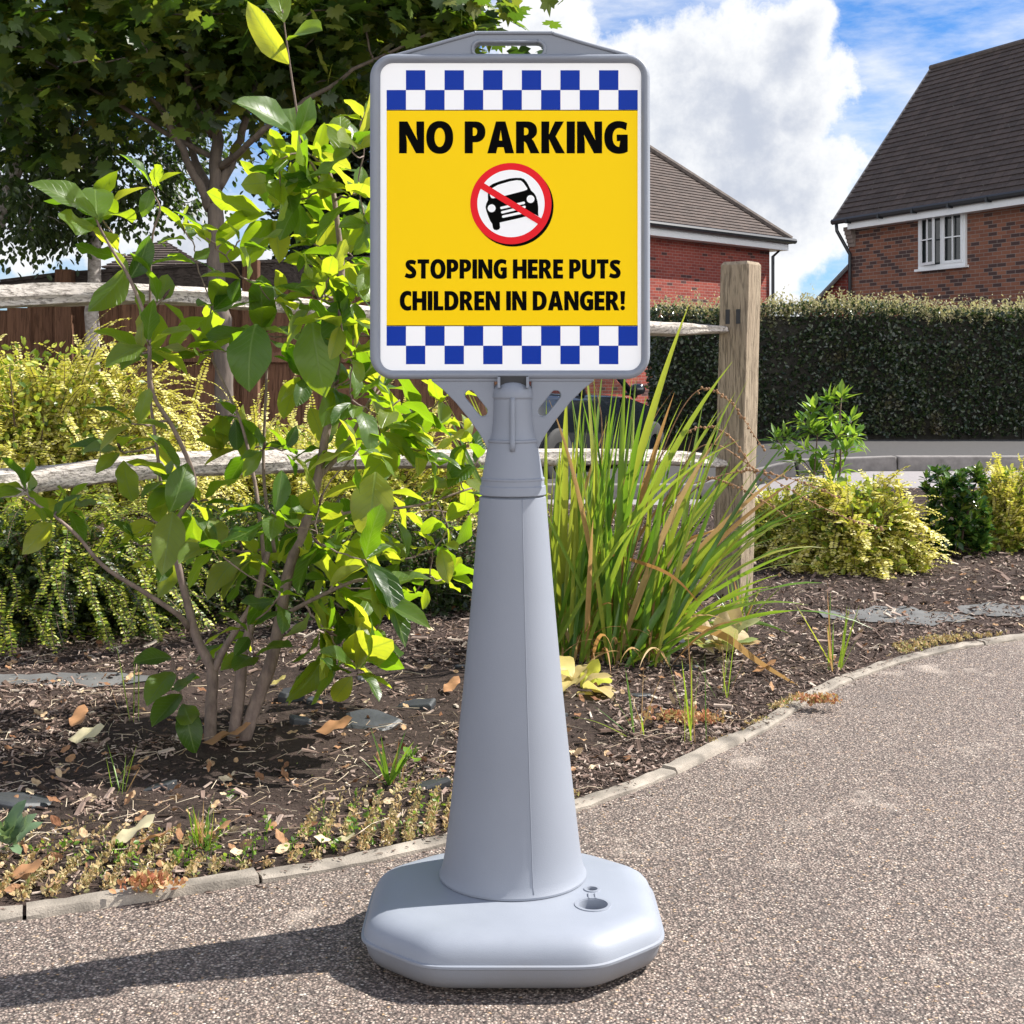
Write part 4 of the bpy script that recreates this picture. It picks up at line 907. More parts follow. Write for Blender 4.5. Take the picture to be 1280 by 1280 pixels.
# ------------------------------------------------------------------ hedge
def hedgemat():
    m=leafmat('hedge_leaf',[(.008,.017,.009),(.018,.034,.015),(.034,.055,.02),(.07,.08,.035)],[(.04,.09,.01),(.10,.18,.02)],.15,.28,spec=.6); t=m.node_tree
    pb=[n for n in t.nodes if n.type=='BSDF_PRINCIPLED'][0]; src=pb.inputs['Base Color'].links[0].from_socket; co=[n for n in t.nodes if n.type=='TEX_COORD'][0]
    nz=t.nodes.new('ShaderNodeTexNoise'); nz.inputs['Scale'].default_value=1.7; nz.inputs['Detail'].default_value=4; t.links.new(co.outputs['Object'],nz.inputs['Vector'])
    mr=t.nodes.new('ShaderNodeMapRange'); mr.inputs[1].default_value=.60; mr.inputs[2].default_value=.74; mr.inputs[4].default_value=.75; t.links.new(nz.outputs[0],mr.inputs[0])
    mx=t.nodes.new('ShaderNodeMix'); mx.data_type='RGBA'; t.links.new(mr.outputs[0],mx.inputs[0]); t.links.new(src,mx.inputs[6]); mx.inputs[7].default_value=(.13,.085,.045,1); t.links.new(mx.outputs[2],pb.inputs['Base Color']); return m
M['hedge']=hedgemat()

M['hedgecore']=simple('hedge_twigs',(.018,.016,.011),.95,var=.5,nscale=20)
M['littip']=leafmat('sunlit_shoot',[(.35,.32,.16),(.45,.38,.25),(.25,.28,.10)],[(.4,.38,.15),(.5,.45,.2)],.35,.6)  # pale leaf tone stands in for sunlight along the hedge top
HD=root('hedge',(4.2,17,0),'tall clipped dark green hedge with pale sunlit top along the pavement at right','hedge')
hx0,hx1,hy0,hy1,hz=1.72,9.5,16.4,17.5,1.66
a=Acc(); box(a,((hx0+hx1)/2,(hy0+hy1)/2,.75),(hx1-hx0-.16,hy1-hy0-.16,1.66)); 
for k in range(60): x=rng.uniform(hx0,hx1); tube(a,[(x,hy0+.1,-.1),(x+rng.normal(0,.05),hy0+.05,.3)],np.array((.015,.01)),5)
obj('stems',a,M['hedgecore'],HD)
a=Acc()
def hedge_pts(n,face):
    u_=rng.uniform(0,1,n); v_=rng.uniform(0,1,n); d=np.abs(rng.normal(0,.05,n))
    if face=='f': x=hx0+(hx1-hx0)*u_; z=.16+(hz-.16)*v_; y=hy0+d*1.6+.09*fbm(x,z,51,.35,4); return np.stack([x,y,z],1),np.array((0,-1,.1))
    if face=='t': x=hx0+(hx1-hx0)*u_; y=hy0+(hy1-hy0)*v_; z=hz-d+.035+.07*fbm(x,y*.3,52,.3,4); return np.stack([x,y,z],1),np.array((0,-.2,1))
    if face=='l': y=hy0+(hy1-hy0)*u_; z=.1+(hz-.1)*v_; x=hx0+d; return np.stack([x,y,z],1),np.array((-1,0,.1))
for n,fc in ((26000,'f'),(6500,'t'),(3000,'l')):
    O,nn_=hedge_pts(n,fc); d=norm(rdir(n)+nn_*.7+np.array((0,0,.2))); a.inst(oval,O,basis(d,norm(nn_+rng.normal(0,.6,(n,3)))),rng.uniform(.03,.065,n))
obj('foliage',a,M['hedge'],HD)
a=Acc(); n=2300; O,_=hedge_pts(n,'t'); O[::2,1]=hy0+np.abs(rng.normal(0,.1,len(O[::2]))); O[::2,2]-=rng.uniform(0,.12,len(O[::2]))
for o_ in O:
    k=rng.integers(4,9); L_=rng.uniform(.04,.2)*(1.6 if rng.random()<.1 else 1); d=norm(np.array((0,0,1))+rng.normal(0,.35,3)); t=np.linspace(0,1,k)[:,None]; pts=o_+d*L_*t
    a.inst(oval,pts,basis(norm(rdir(k)+np.array((0,0,.6))),norm(rng.normal(0,1,(k,3)))),rng.uniform(.02,.042,k))
obj('pale_shoots',a,M['littip'],HD)

# ------------------------------------------------------------------ golden small-leaved bushes (arching sprays of tiny paired leaves)
M['gold']=leafmat('golden_leaf',[(.36,.36,.05),(.60,.54,.10),(.80,.72,.24),(.86,.78,.40)],[(.55,.55,.04),(.75,.68,.12)],.35,.5)
M['goldgreen']=leafmat('lime_leaf',[(.05,.10,.012),(.16,.24,.02),(.38,.42,.05),(.60,.58,.10)],[(.2,.32,.02),(.5,.55,.05)],.35,.4)
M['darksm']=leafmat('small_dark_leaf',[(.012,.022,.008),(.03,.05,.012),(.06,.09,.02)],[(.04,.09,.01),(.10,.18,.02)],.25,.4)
M['twig']=simple('twig_bark',(.10,.065,.045),.8,var=.3)
def spray(a,tw,p,d,L_,droop,ls,mat,sp=.013):
    n=int(L_/sp); pts=[p]; d=np.array(d)
    side=norm(np.cross(d,(0,0,1))+rng.normal(0,.2,3)); dr=[]
    for k in range(n):
        d=norm(d+np.array((0,0,-droop*sp))+rng.normal(0,.035,3)); pts.append(pts[-1]+d*sp); dr.append(d)
    pts=np.array(pts[1:]); dr=np.array(dr); sd=norm(np.cross(dr,(0,0,1.0))+side*.3)
    up=norm(np.cross(sd,dr)); s_=ls*(1-.45*np.linspace(0,1,n)**3)*rng.uniform(.75,1.2,n)
    for g in (1,-1): a.inst(oval,pts,basis(norm(sd*g+dr*.45+rng.normal(0,.15,(n,3))),norm(up+rng.normal(0,.3,(n,3)))),s_,mat)
    tube(tw,np.concatenate([[p],pts[::4]]),.0014,3,cap=False)
def bush(name,label,cat,c,rx,ry,rz,nspray,ls,mats,group=None,L_=(.18,.4),droop=2.2,dark=.3,upb=.5,inner=3000,sp=.013,zcut=None,lean=(0,0,0)):
    c=np.array(c,float); T_=root(name,(c[0],c[1],float(ground_at(c[0],c[1]))),label,cat,group); a=Acc(); tw=Acc()
    q=rdir(nspray); q[:,2]=np.abs(q[:,2]); rr=rng.uniform(.55,1,nspray)[:,None]
    P0=c+q*rr*np.array((rx,ry,rz))*(.8+.2*np.sin(q[:,:1]*7+q[:,2:]*5))
    for k in range(nspray):
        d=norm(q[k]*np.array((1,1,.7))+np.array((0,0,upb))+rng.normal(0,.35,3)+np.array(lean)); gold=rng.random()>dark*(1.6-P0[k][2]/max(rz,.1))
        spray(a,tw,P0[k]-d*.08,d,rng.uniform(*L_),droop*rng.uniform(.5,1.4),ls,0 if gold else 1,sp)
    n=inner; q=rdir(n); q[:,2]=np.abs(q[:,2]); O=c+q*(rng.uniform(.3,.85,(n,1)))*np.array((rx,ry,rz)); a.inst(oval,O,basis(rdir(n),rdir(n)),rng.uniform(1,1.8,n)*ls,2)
    for k in range(26):
        th=rng.uniform(0,6.28); e=c+np.array((math.cos(th)*rx*.6,math.sin(th)*ry*.6,rz*rng.uniform(.4,.8))); b_=np.array((c[0]+rng.normal(0,.05),c[1]+rng.normal(0,.05),T_.location.z-.02)); tube(tw,spline([b_,(b_+e)/2+(0,0,.06),e],6),np.linspace(.007,.002,6),4,cap=False)
    obj('foliage',a,mats,T_); obj('twigs',tw,M['twig'],T_)
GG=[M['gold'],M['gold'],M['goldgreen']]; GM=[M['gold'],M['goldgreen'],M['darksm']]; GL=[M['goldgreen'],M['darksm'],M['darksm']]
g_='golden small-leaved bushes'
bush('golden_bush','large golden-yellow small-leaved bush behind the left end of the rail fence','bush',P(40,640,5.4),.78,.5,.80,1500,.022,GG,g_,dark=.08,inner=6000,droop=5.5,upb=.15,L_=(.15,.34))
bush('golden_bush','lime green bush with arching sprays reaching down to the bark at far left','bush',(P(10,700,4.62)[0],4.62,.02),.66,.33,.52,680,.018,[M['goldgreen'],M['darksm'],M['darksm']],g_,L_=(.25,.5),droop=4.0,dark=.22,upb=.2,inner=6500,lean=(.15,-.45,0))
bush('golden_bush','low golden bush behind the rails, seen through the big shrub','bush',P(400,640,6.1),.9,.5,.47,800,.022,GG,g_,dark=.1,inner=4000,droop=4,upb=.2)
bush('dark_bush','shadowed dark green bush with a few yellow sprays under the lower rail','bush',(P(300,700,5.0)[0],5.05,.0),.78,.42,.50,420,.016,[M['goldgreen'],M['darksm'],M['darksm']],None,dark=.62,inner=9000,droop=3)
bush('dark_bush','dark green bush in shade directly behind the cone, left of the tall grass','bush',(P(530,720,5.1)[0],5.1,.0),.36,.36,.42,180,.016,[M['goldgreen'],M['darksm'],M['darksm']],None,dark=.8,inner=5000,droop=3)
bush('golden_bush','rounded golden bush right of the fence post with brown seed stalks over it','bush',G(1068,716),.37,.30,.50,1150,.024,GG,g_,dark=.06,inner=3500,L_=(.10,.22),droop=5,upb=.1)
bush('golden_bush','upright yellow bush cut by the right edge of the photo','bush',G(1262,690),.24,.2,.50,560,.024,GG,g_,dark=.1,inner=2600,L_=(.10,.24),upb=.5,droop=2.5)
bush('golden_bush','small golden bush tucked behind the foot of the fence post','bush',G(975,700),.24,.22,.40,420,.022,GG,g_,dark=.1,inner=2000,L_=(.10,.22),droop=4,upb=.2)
# broad-leaved small shrubs
def twigshrub(name,label,cat,base,targets,leafm,T,size,nleaf,stemr=.006,spread=(30,95),barkm=None,updir=(0,0,1)):
    base=np.array(base); base[2]=float(ground_at(base[0],base[1])); T_=root(name,base,label,cat); sk=Skel(); tg=np.array(targets)
    top=tg[np.argmax(tg[:,2])]; sk.stem([base-(0,0,.03),(base+top)/2+rng.normal(0,.02,3),top],stemr,stemr*.4,jit=.003)
    for k in range(3):
        e=tg[rng.integers(len(tg))]; sk.stem([base+rng.normal(0,.015,3)*(1,1,0)-(0,0,.03),(base*.45+e*.55)+rng.normal(0,.02,3),e],stemr*.8,stemr*.35)
    a=Acc()
    for q in tg[np.argsort(tg[:,2])]:
        br=sk.reach(q,stemr*.3,sides=5,jit=.02,n=5); d=norm(norm(br[-1]-br[-2])+np.array((0,0,.6)))
        rosette(a,T,q,d,nleaf,size*rng.uniform(.8,1.15),spread,.2,updir)
        for h in (br[2],br[3]): rosette(a,T,h,d,max(2,nleaf//3),size,spread,.3,updir)
    obj('stems',sk.acc,barkm or M['twig'],T_,smooth=True); obj('leaves',a,leafm,T_)
M['laurel']=leafmat('bright_shrub_leaf',[(.05,.13,.015),(.10,.22,.03),(.20,.32,.05)],[(.18,.36,.02),(.40,.55,.05)],.42,.3)
M['euon']=leafmat('deep_green_leaf',[(.012,.04,.012),(.025,.075,.018),(.06,.13,.025),(.20,.24,.04)],[(.05,.14,.01),(.14,.26,.02)],.22,.25)
LN=[lance(.34,.15),lance(.28,.25),lance(.38,.05)]
b=P(1030,690,6.4)
tg=[P(px,py,6.4+rng.uniform(-.15,.15)) for px,py in [(1052,495),(1018,512),(1038,520),(1064,525),(1000,525),(1022,540),(1045,545),(1060,560),(1004,560),(1030,570),(1052,585),(970,548),(985,545),(990,575),(1015,590),(1040,605),(1072,545),(1010,535),(1035,500)]]
twigshrub('young_shrub','fresh light green upright shrub with pointed leaves standing right of the fence post','shrub',(b[0],6.4,0),tg,M['laurel'],LN,.08,13,.007,(25,85))
b=G(1195,697); tg=[np.array((b[0]+rng.uniform(-.13,.13),b[1]+rng.uniform(-.12,.12),rng.uniform(.04,.42))) for _ in range(120)]
twigshrub('evergreen_shrub','compact glossy deep green shrub between the two yellow bushes at right','shrub',b,tg,M['euon'],[oval,lance(.5,.1)],.05,12,.006,(20,90))

# ------------------------------------------------------------------ the big-leaved shrub in front
M['mag']=leafmat('magnolia_leaf',[(.018,.05,.008),(.03,.08,.012),(.055,.115,.018),(.085,.155,.025),(.15,.18,.03)],[(.16,.34,.008),(.34,.54,.012),(.54,.68,.02),(.68,.70,.04)],.50,.36,veins=True,brown=.25)
M['magbark']=barkmat('magnolia_bark',(.27,.20,.165),(.12,.085,.075),55,2)
M['magtwig']=barkmat('magnolia_twig',(.13,.075,.06),(.06,.038,.035),55,2)
MG=root('magnolia_shrub',G(285,928),'tall multi-stemmed shrub with large oval yellow-green leaves, between the path and the rail fence','shrub')
sk=Skel(); D=3.28
def PL(l,d0=D,d1=None): 
    d1=d0 if d1 is None else d1; n=len(l); return [P(x,y,d0+(d1-d0)*i/(n-1)) for i,(x,y) in enumerate(l)]
sk.stem(PL([(262,940),(264,880),(265,838),(246,798),(234,752),(222,705),(212,660)]),0.0156,0.0066,26)
sk.stem(PL([(236,785),(222,768),(180,740),(130,708),(95,668),(62,641),(30,622)],D,3.05),0.0074,0.0025,26)
sk.stem(PL([(290,940),(300,860),(304,818),(319,762),(326,726),(335,690)]),0.0156,0.0066,24)
sk.stem(PL([(266,842),(280,812),(300,780),(322,745)],D),0.0090,0.0066,12)
sk.stem(PL([(298,945),(318,885),(338,830),(350,775),(357,730),(368,690),(380,660),(397,600),(406,550),(416,494),(424,422),(427,337),(423,290),(414,225),(405,205)],D,3.35),0.0172,0.0049,60)
sk.stem(PL([(405,235),(390,205),(376,185),(371,140),(364,92),(358,50),(353,12)],3.35,3.2),0.0037,0.0015,26)
sk.stem(PL([(212,690),(222,650),(244,606),(218,538),(190,488),(185,410),(162,348),(146,322),(127,289),(118,268)],D,3.15),0.0066,0.0025,40)
sk.stem(PL([(205,640),(196,560),(186,480),(187,400),(190,300),(200,262),(190,240)],3.4,3.3),0.0045,0.0020,30)
sk.stem(PL([(330,700),(324,640),(316,590),(300,525),(270,460),(262,440)],3.3,3.4),0.0053,0.0025,24)
sk.stem(PL([(424,430),(450,415),(470,395)],3.33,3.4),0.0049,0.0033,10)
sk.stem(PL([(398,598),(430,560),(460,505),(475,470)],3.33,3.45),0.0066,0.0033,16)
sk.stem(PL([(345,700),(330,600),(332,500),(336,420)],3.42,3.45),0.0049,0.0025,20)
sk.stem(PL([(352,770),(400,745),(450,725),(480,735)],3.25,3.1),0.0057,0.0033,16)
sk.stem(PL([(385,655),(440,640),(520,632),(590,610)],3.35,3.5),0.0049,0.0025,20)
cl=[(120,262,7,92),(150,318,5,80),(190,232,5,62),(230,288,6,66),(245,318,4,60),(258,298,5,62),(162,345,4,70),(184,425,5,80),(175,440,4,66),(205,372,3,78),
(335,262,6,80),(350,232,5,74),(383,190,4,70),(410,212,6,78),(440,180,5,74),(450,240,6,76),(425,262,5,66),(385,300,5,64),(400,330,6,66),(440,320,6,70),(455,360,5,74),(395,372,5,72),(345,372,5,64),
(300,345,4,60),(265,380,5,78),(318,410,5,78),(390,420,4,86),(425,400,5,82),(440,440,5,70),(375,465,4,70),(300,432,3,70),(250,440,4,60),
(440,500,5,74),(470,530,6,80),(500,560,6,84),(480,600,5,78),(520,520,5,76),(545,560,5,76),(560,490,5,60),(580,540,5,74),(575,600,5,66),(600,570,4,60),(590,640,4,60),(450,560,5,76),(430,520,4,64),
(300,560,4,64),(285,520,5,64),(270,560,4,66),(150,560,5,72),(165,530,4,76),(30,606,6,62),(85,628,5,60),(70,640,3,56),(210,600,4,84),(235,620,5,90),(260,625,5,76),(190,650,5,66),(215,690,6,80),(265,680,6,74),(170,680,4,60),
(300,690,6,76),(330,705,5,66),(340,640,5,74),(365,660,6,76),(385,700,7,80),(350,740,5,72),(400,680,6,76),(420,720,7,84),(455,700,6,86),(480,735,7,90),(500,700,5,70),(440,760,7,86),(465,790,6,84),(430,820,7,90),(450,840,6,88),(410,790,5,70),(390,760,5,64),
(310,780,4,64),(318,820,2,72),(280,800,3,60),(540,690,6,66),(565,720,5,62),(520,740,4,60),(560,660,4,54),(505,640,5,64),(470,660,6,70),(435,650,5,70),(400,630,4,66),
(400,560,4,62),(360,560,4,64),(330,560,4,56),(480,480,4,60),(500,500,4,66),(420,480,4,64),(350,200,3,60),(460,280,5,66),(470,420,4,70),(455,140,3,60),(370,250,4,66),(412,345,5,72),(430,375,5,76),(300,300,4,56),(470,330,4,70),(455,470,4,64)]
a=Acc(); ctr=[]
for i,(px,py,n,s) in enumerate(cl):
    n+=1
    if px>330 and py<500: n+=2
    if px<300 and py<360: n=max(3,int(n*.75)); s*=.92
    dd=3.3+rng.uniform(-.28,.25) if px>200 else 3.2+rng.uniform(-.12,.12)
    if px>470: dd=rng.uniform(3.25,3.75)
    ctr.append((P(px,py,dd),n,s*dd/F))
A_=np.array(sk.p); order=np.argsort([np.min(np.linalg.norm(A_-c[0],axis=1)) for c in ctr])
buds=[]
for i in order:
    c,n,s=ctr[i]; br=sk.reach(c,.0022,jit=.02,sides=6,n=7); ax=norm(norm(br[-1]-br[-3])+np.array((0,0,.35)))
    rosette(a,MAG,c,ax,n,s*rng.uniform(.68,.92),(25,105),.30,(.45,.3,.9),petiole=.1)
    if i%3==0: buds.append([c-ax*.004,c+ax*.012,c+ax*.026])
# the shoot at the top and other leaves placed where the photo shows them
def leaf1(bpx,tpx,d0,d1,w_=1.0,up=(0,-.3,1),k=0):
    p,q=P(*bpx,d0),P(*tpx,d1); L_=np.linalg.norm(q-p); a.inst(MAG[k],p[None],basis(norm(q-p)[None],np.array(up,float)),np.array([[L_*w_,L_,L_]]))
leaf1((361,80),(306,10),3.2,3.12,.75,(-.6,-.9,.5),0); leaf1((355,28),(345,-30),3.2,3.2,.9,(.3,-1,.1),1); leaf1((362,50),(400,34),3.2,3.1,1.3,(.1,-.9,.6),2)
leaf1((371,172),(308,114),3.22,3.1,1.0,(-.4,-.8,.6),0); leaf1((370,168),(352,100),3.24,3.35,1.2,(0,-1,.2),1); leaf1((372,170),(392,124),3.22,3.2,1.0,(.6,-.8,.2),0); leaf1((383,205),(368,165),3.22,3.1,1.,(-.5,-1,.3),2)
leaf1((395,236),(368,182),3.3,3.2,1.0,(-.7,-.8,.4),0); leaf1((425,195),(428,138),3.3,3.3,1.1,(.2,-1,.1),1)
leaf1((122,272),(50,218),3.15,3.05,.85,(-.5,-.7,.6),0); leaf1((122,275),(118,215),3.15,3.2,1.1,(.3,-1,.1),1); leaf1((118,282),(64,283),3.15,3.05,1.0,(0,-1,.3),3); leaf1((125,272),(165,258),3.15,3.3,.9,(0,-.6,.8),0)
leaf1((390,400),(395,470),3.15,3.05,1.1,(-.1,-1,.35),1); leaf1((425,375),(420,425),3.1,3.05,1.25,(.3,-1,.3),1); leaf1((320,405),(300,462),3.2,3.1,1.3,(-.2,-1,.1),1); leaf1((470,590),(460,655),3.2,3.1,1.2,(0,-1,.1),1); leaf1((216,640),(205,708),3.1,3.0,.95,(.3,-.8,.6),0)
leaf1((212,640),(238,585),3.1,3.1,1.1,(.5,-.6,.5),1); leaf1((458,700),(520,790),3.1,3.0,.6,(.5,-.5,.7),0); leaf1((440,745),(535,760),3.1,3.0,.6,(.1,-.4,.9),0)
# sucker growing from the ground at the left of the stems
sk.stem([G(243,935)+(0,0,-.02),P(232,895,3.22),P(222,850,3.2),P(214,822,3.2)],.004,.002,12)
for (b0,t0) in (((214,822),(172,820)),((216,840),(185,868)),((226,868),(190,905)),((230,880),(240,930)),((222,850),(246,868)),((228,880),(243,915))): leaf1(b0,t0,3.2,3.12+rng.uniform(-.1,.1),1.0,(0,-.7,.7),int(rng.integers(4)))
obj('stems',sk.acc,M['magbark'],MG,smooth=True); obj('leaves',a,M['mag'],MG,smooth=True)
for bd in buds:
    ab=Acc(); tube(ab,bd,np.array((.0028,.0042,.0008)),6); obj('bud',ab,M['magtwig'],MG,smooth=True)

# ------------------------------------------------------------------ strappy clump right of the cone
M['blade']=leafmat('strap_leaf',[(.035,.10,.012),(.07,.17,.02),(.12,.24,.03),(.20,.30,.04),(.34,.34,.05)],[(.16,.34,.02),(.34,.50,.03),(.5,.55,.05)],.42,.35)
M['bladedry']=leafmat('dry_strap_leaf',[(.30,.13,.04),(.40,.22,.08),(.50,.36,.18)],[(.5,.25,.06),(.6,.42,.18)],.35,.6)
M['seed']=simple('seed_stalk',(.24,.13,.06),.8,var=.4,nscale=90)
def blade(a,p,d,L_,wd,droop,mat=0,twist=.0,n=12,side=None,wp=.55):
    """ribbon leaf with a fold; its edges stay tapered to base and tip"""
    d=norm(np.array(d,float)); sd=norm(np.cross(d,(0,1,0))) if side is None else norm(np.array(side,float)); V=[];step=L_/n; q=np.array(p,float)
    for k in range(n+1):
        t=k/n; w_=wd*.5*max((min(1,t*2.2+.45))*(1-t**3.2),.03); ang=twist*t; s_=norm(sd-d*(sd@d)); nn_=np.cross(s_,d); s2=s_*math.cos(ang)+nn_*math.sin(ang); n2=np.cross(s2,d)
        V+=[q-s2*w_+n2*w_*.22,q+0*s2-n2*w_*.1,q+s2*w_+n2*w_*.22]; q=q+d*step; d=norm(d+np.array((0,0,-droop*step*(.3+1.6*t)))+d*np.array((1,1,0))*droop*step*.2)
    f=[(k*3+j,k*3+j+1,(k+1)*3+j+1,(k+1)*3+j) for k in range(n) for j in range(2)]
    a.add(V,f,mat); return q
CB=G(762,826); SGR=root('strap_leaved_clump',CB,'tall clump of green sword-shaped leaves with a few orange-brown ones, right of the cone','plant')
a=Acc()
for k in range(165):
    dx=rng.uniform(-.20,.17); dy=rng.uniform(-.13,.16); lean=np.clip(rng.normal(.20+dx*1.5,.30),-.38,1.15); b=CB+np.array((dx,dy,float(ground_at(CB[0]+dx,CB[1]+dy))-.01))
    L_=rng.uniform(.42,.95)*(1 if lean<.75 else .82); d=(math.sin(lean),rng.normal(0,.18),math.cos(lean)); dry=rng.random()<.05
    blade(a,b,d,L_,rng.uniform(.010,.024),(.2+1.3*max(lean,0)**1.5+rng.uniform(0,.45))*(1.6 if dry else 1),1 if dry else 0,rng.normal(0,.7),side=(math.cos(rng.normal(0,.7)),math.sin(rng.normal(0,.7)),0))
def to(a,b,t,dp0,dp1,wd,mat=0,droop=.3,tw=.2):
    p,q=P(*b,dp0),P(*t,dp1); L_=np.linalg.norm(q-p); d=norm(q-p)+np.array((0,0,droop*L_*.5)); blade(a,p,d,L_*1.03,wd,droop,mat,tw,14)
for b,t,wd,mt in [((745,800),(856,392),.030,0),((735,800),(908,460),.026,0),((760,810),(893,520),.022,0),((700,790),(708,495),.034,0),((712,800),(730,520),.026,0),((725,800),(770,500),.022,0),((765,815),(945,560),.022,0),((775,815),(985,590),.020,1),((780,818),(960,640),.022,0),
   ((690,780),(700,560),.02,0),((770,815),(905,590),.026,0),((778,818),(1000,600),.018,1),((750,805),(806,505),.03,0),((755,805),(840,500),.024,1),((780,820),(930,640),.03,0),((783,822),(1010,690),.014,0),((720,800),(716,560),.03,0)]:
    to(a,b,t,4.28,4.2+rng.uniform(-.15,.1),wd,mt,.25+.5*(t[0]-b[0])/300)
# bent dry leaf lying to the right, and pale collapsed one
for pts,wd,mt in [([(800,800,4.25),(860,785,4.2),(905,795,4.15),(945,825,4.05),(1005,862,3.9)],.022,1),([(745,690,4.2),(790,700,4.1),(840,720,4.05),(880,760,4.1)],.010,1)]:
    q=spline([P(*p) for p in pts],18); w_=wd*np.sin(np.linspace(.25,3.0,18))[:,None]; V=np.concatenate([q+np.array((.3,-.2,1))*w_*.5,q-np.array((.3,-.2,1))*w_*.5]); a.add(V,[(i,i+1,18+i+1,18+i) for i in range(17)],mt)
for k in range(70):
    th=rng.uniform(0,6.28); r_=rng.uniform(.2,1.3); b=CB+np.array((rng.uniform(-.22,.2),rng.uniform(-.15,.12),.01)); blade(a,b,(math.cos(th)*r_,math.sin(th)*r_,.8),rng.uniform(.12,.38),rng.uniform(.005,.012),rng.uniform(3,9),1,rng.normal(0,1.5),10,(math.cos(th+1.5),math.sin(th+1.5),0))
obj('leaves',a,[M['blade'],M['bladedry']],SGR,smooth=True)
stalks=[([(790,700),(830,560),(870,490),(910,500),(955,562)],1),([(800,700),(850,590),(890,555),(950,590),(1040,640),(1105,662)],1),([(800,720),(860,620),(920,590),(980,596),(1050,622)],1),([(770,760),(800,620),(850,545),(905,540),(950,600)],1),([(740,780),(752,560),(748,500),(738,470)],0),([(770,760),(830,640),(880,600),(930,612),(990,650)],1)]
for l,sd_ in stalks:
    a=Acc(); q=spline([P(x,y,4.2) for x,y in l],60); tube(a,q,np.linspace(.0022,.0012,60),5)
    if sd_:
        for k in range(30,60): 
            o_=q[k]+rng.normal(0,.003,3); r=rng.uniform(.003,.0052); lathe(a,o_-(0,0,r),[(r*.5,0),(r,r*.7),(r*.8,r*1.5),(r*.2,r*2)],6)
    obj('seed_stalk',a,M['seed'],SGR)

# ------------------------------------------------------------------ small plants
def small(name,label,cat,base,fn,mats,group=None,part='leaves'):
    base=np.array(base,float); base[2]=float(ground_at(base[0],base[1])); T_=root(name,base,label,cat,group); a=Acc(); fn(a,base); obj(part,a,mats,T_,smooth=True)
BM=[M['blade'],M['bladedry']]
def tuft(n,L_,wd,sp,droop,dry=.2):
    def f(a,b):
        for k in range(n):
            th=rng.uniform(0,6.28); r=abs(rng.normal(0,sp)); o_=b+rng.normal(0,.012,3)*(1,1,0)-(0,0,.005); blade(a,o_,(math.cos(th)*r,math.sin(th)*r,1),rng.uniform(.5,1)*L_,wd*rng.uniform(.6,1.2),droop*rng.uniform(.4,1.5),int(rng.random()<dry),rng.normal(0,.4),8,(math.cos(th+1.6),math.sin(th+1.6),0))
    return f
gt='grass tufts in the bark bed'
for (px,py,n,L_,wd,sp,dr,lab) in [(690*0+1045,838,12,.26,.007,.25,1.0,'upright narrow green grass tuft near the path edge, right of the clump'),
   (925,795,22,.24,.011,.45,1.5,'bright green grass tuft at the foot of the fence post'),(868,925,7,.30,.006,.18,.6,'thin tall grass blades beside pink stonecrop on the path edge'),(800,918,8,.20,.006,.9,2.5,'flat spreading grass tuft in front of the strappy clump'),
   (490,985,7,.12,.004,.5,2,'small wispy grass tuft left of the cone foot'),(150,990,7,.13,.003,.7,2.5,'thin pale grass wisps in the shadow at left'),(255,1062,26,.11,.0035,.45,2.0,'dense fine grass tuft growing against the kerb at left'),(905,870,8,.22,.004,.35,1,'thin stems behind the fallen orange leaf'),
   (165,905,4,.24,.003,.12,.6,'single tall dry stem left of the shrub base'),(500,760,9,.22,.006,.5,1.5,'grass blades under the large leaves just left of the cone')]:
    small('grass_tuft',lab,'grass tuft',G(px,py),tuft(n,L_,wd,sp,dr),BM,gt,'blades')
M['hosta']=leafmat('yellowing_leaf',[(.45,.50,.05),(.62,.58,.08),(.60,.48,.22),(.50,.38,.18)],[(.65,.65,.05),(.7,.6,.2)],.4,.5)
M['hosta2']=leafmat('withering_leaf',[(.22,.30,.10),(.42,.44,.22),(.55,.45,.28),(.46,.30,.16)],[(.4,.5,.1),(.55,.45,.2)],.35,.55)
def host(n,size,k=0,els=(45,95)):
    def f(a,b): rosette(a,[MAG[1],MAG[3],MAG[0]],b+(0,0,.03),(0.1,-.2,1),n,size,els,.25,(0,-.2,1),0,.25)
    return f
small('hosta','yellow collapsing leafy plant right behind the cone','plant',G(722,868),host(13,.13,els=(62,100)),M['hosta'])
small('hosta','pale variegated withering plant left of the fence post foot','plant',G(905,825),host(16,.12,els=(15,80)),M['hosta2'])
small('low_herb','grey-green leafy sprig at the far left by the kerb','plant',G(8,1085),host(16,.06,els=(5,60)),leafmat('grey_green_leaf',[(.10,.17,.09),(.17,.25,.14)],[(.2,.3,.1),(.25,.35,.1)],.25,.5))
def weed(a,b):
    for k in range(14): blade(a,b,(rng.normal(0,.5),rng.normal(0,.4),1),rng.uniform(.06,.13),.006,3,0,0,7)
    rosette(a,[oval],b+(0.05,0,.06),(0,0,1),9,.03,(30,90),.3)
small('weed_seedling','tiny yellow-green seedling beside the cone, left side',"weed",G(486,985),weed,[M['laurel'],M['laurel']])
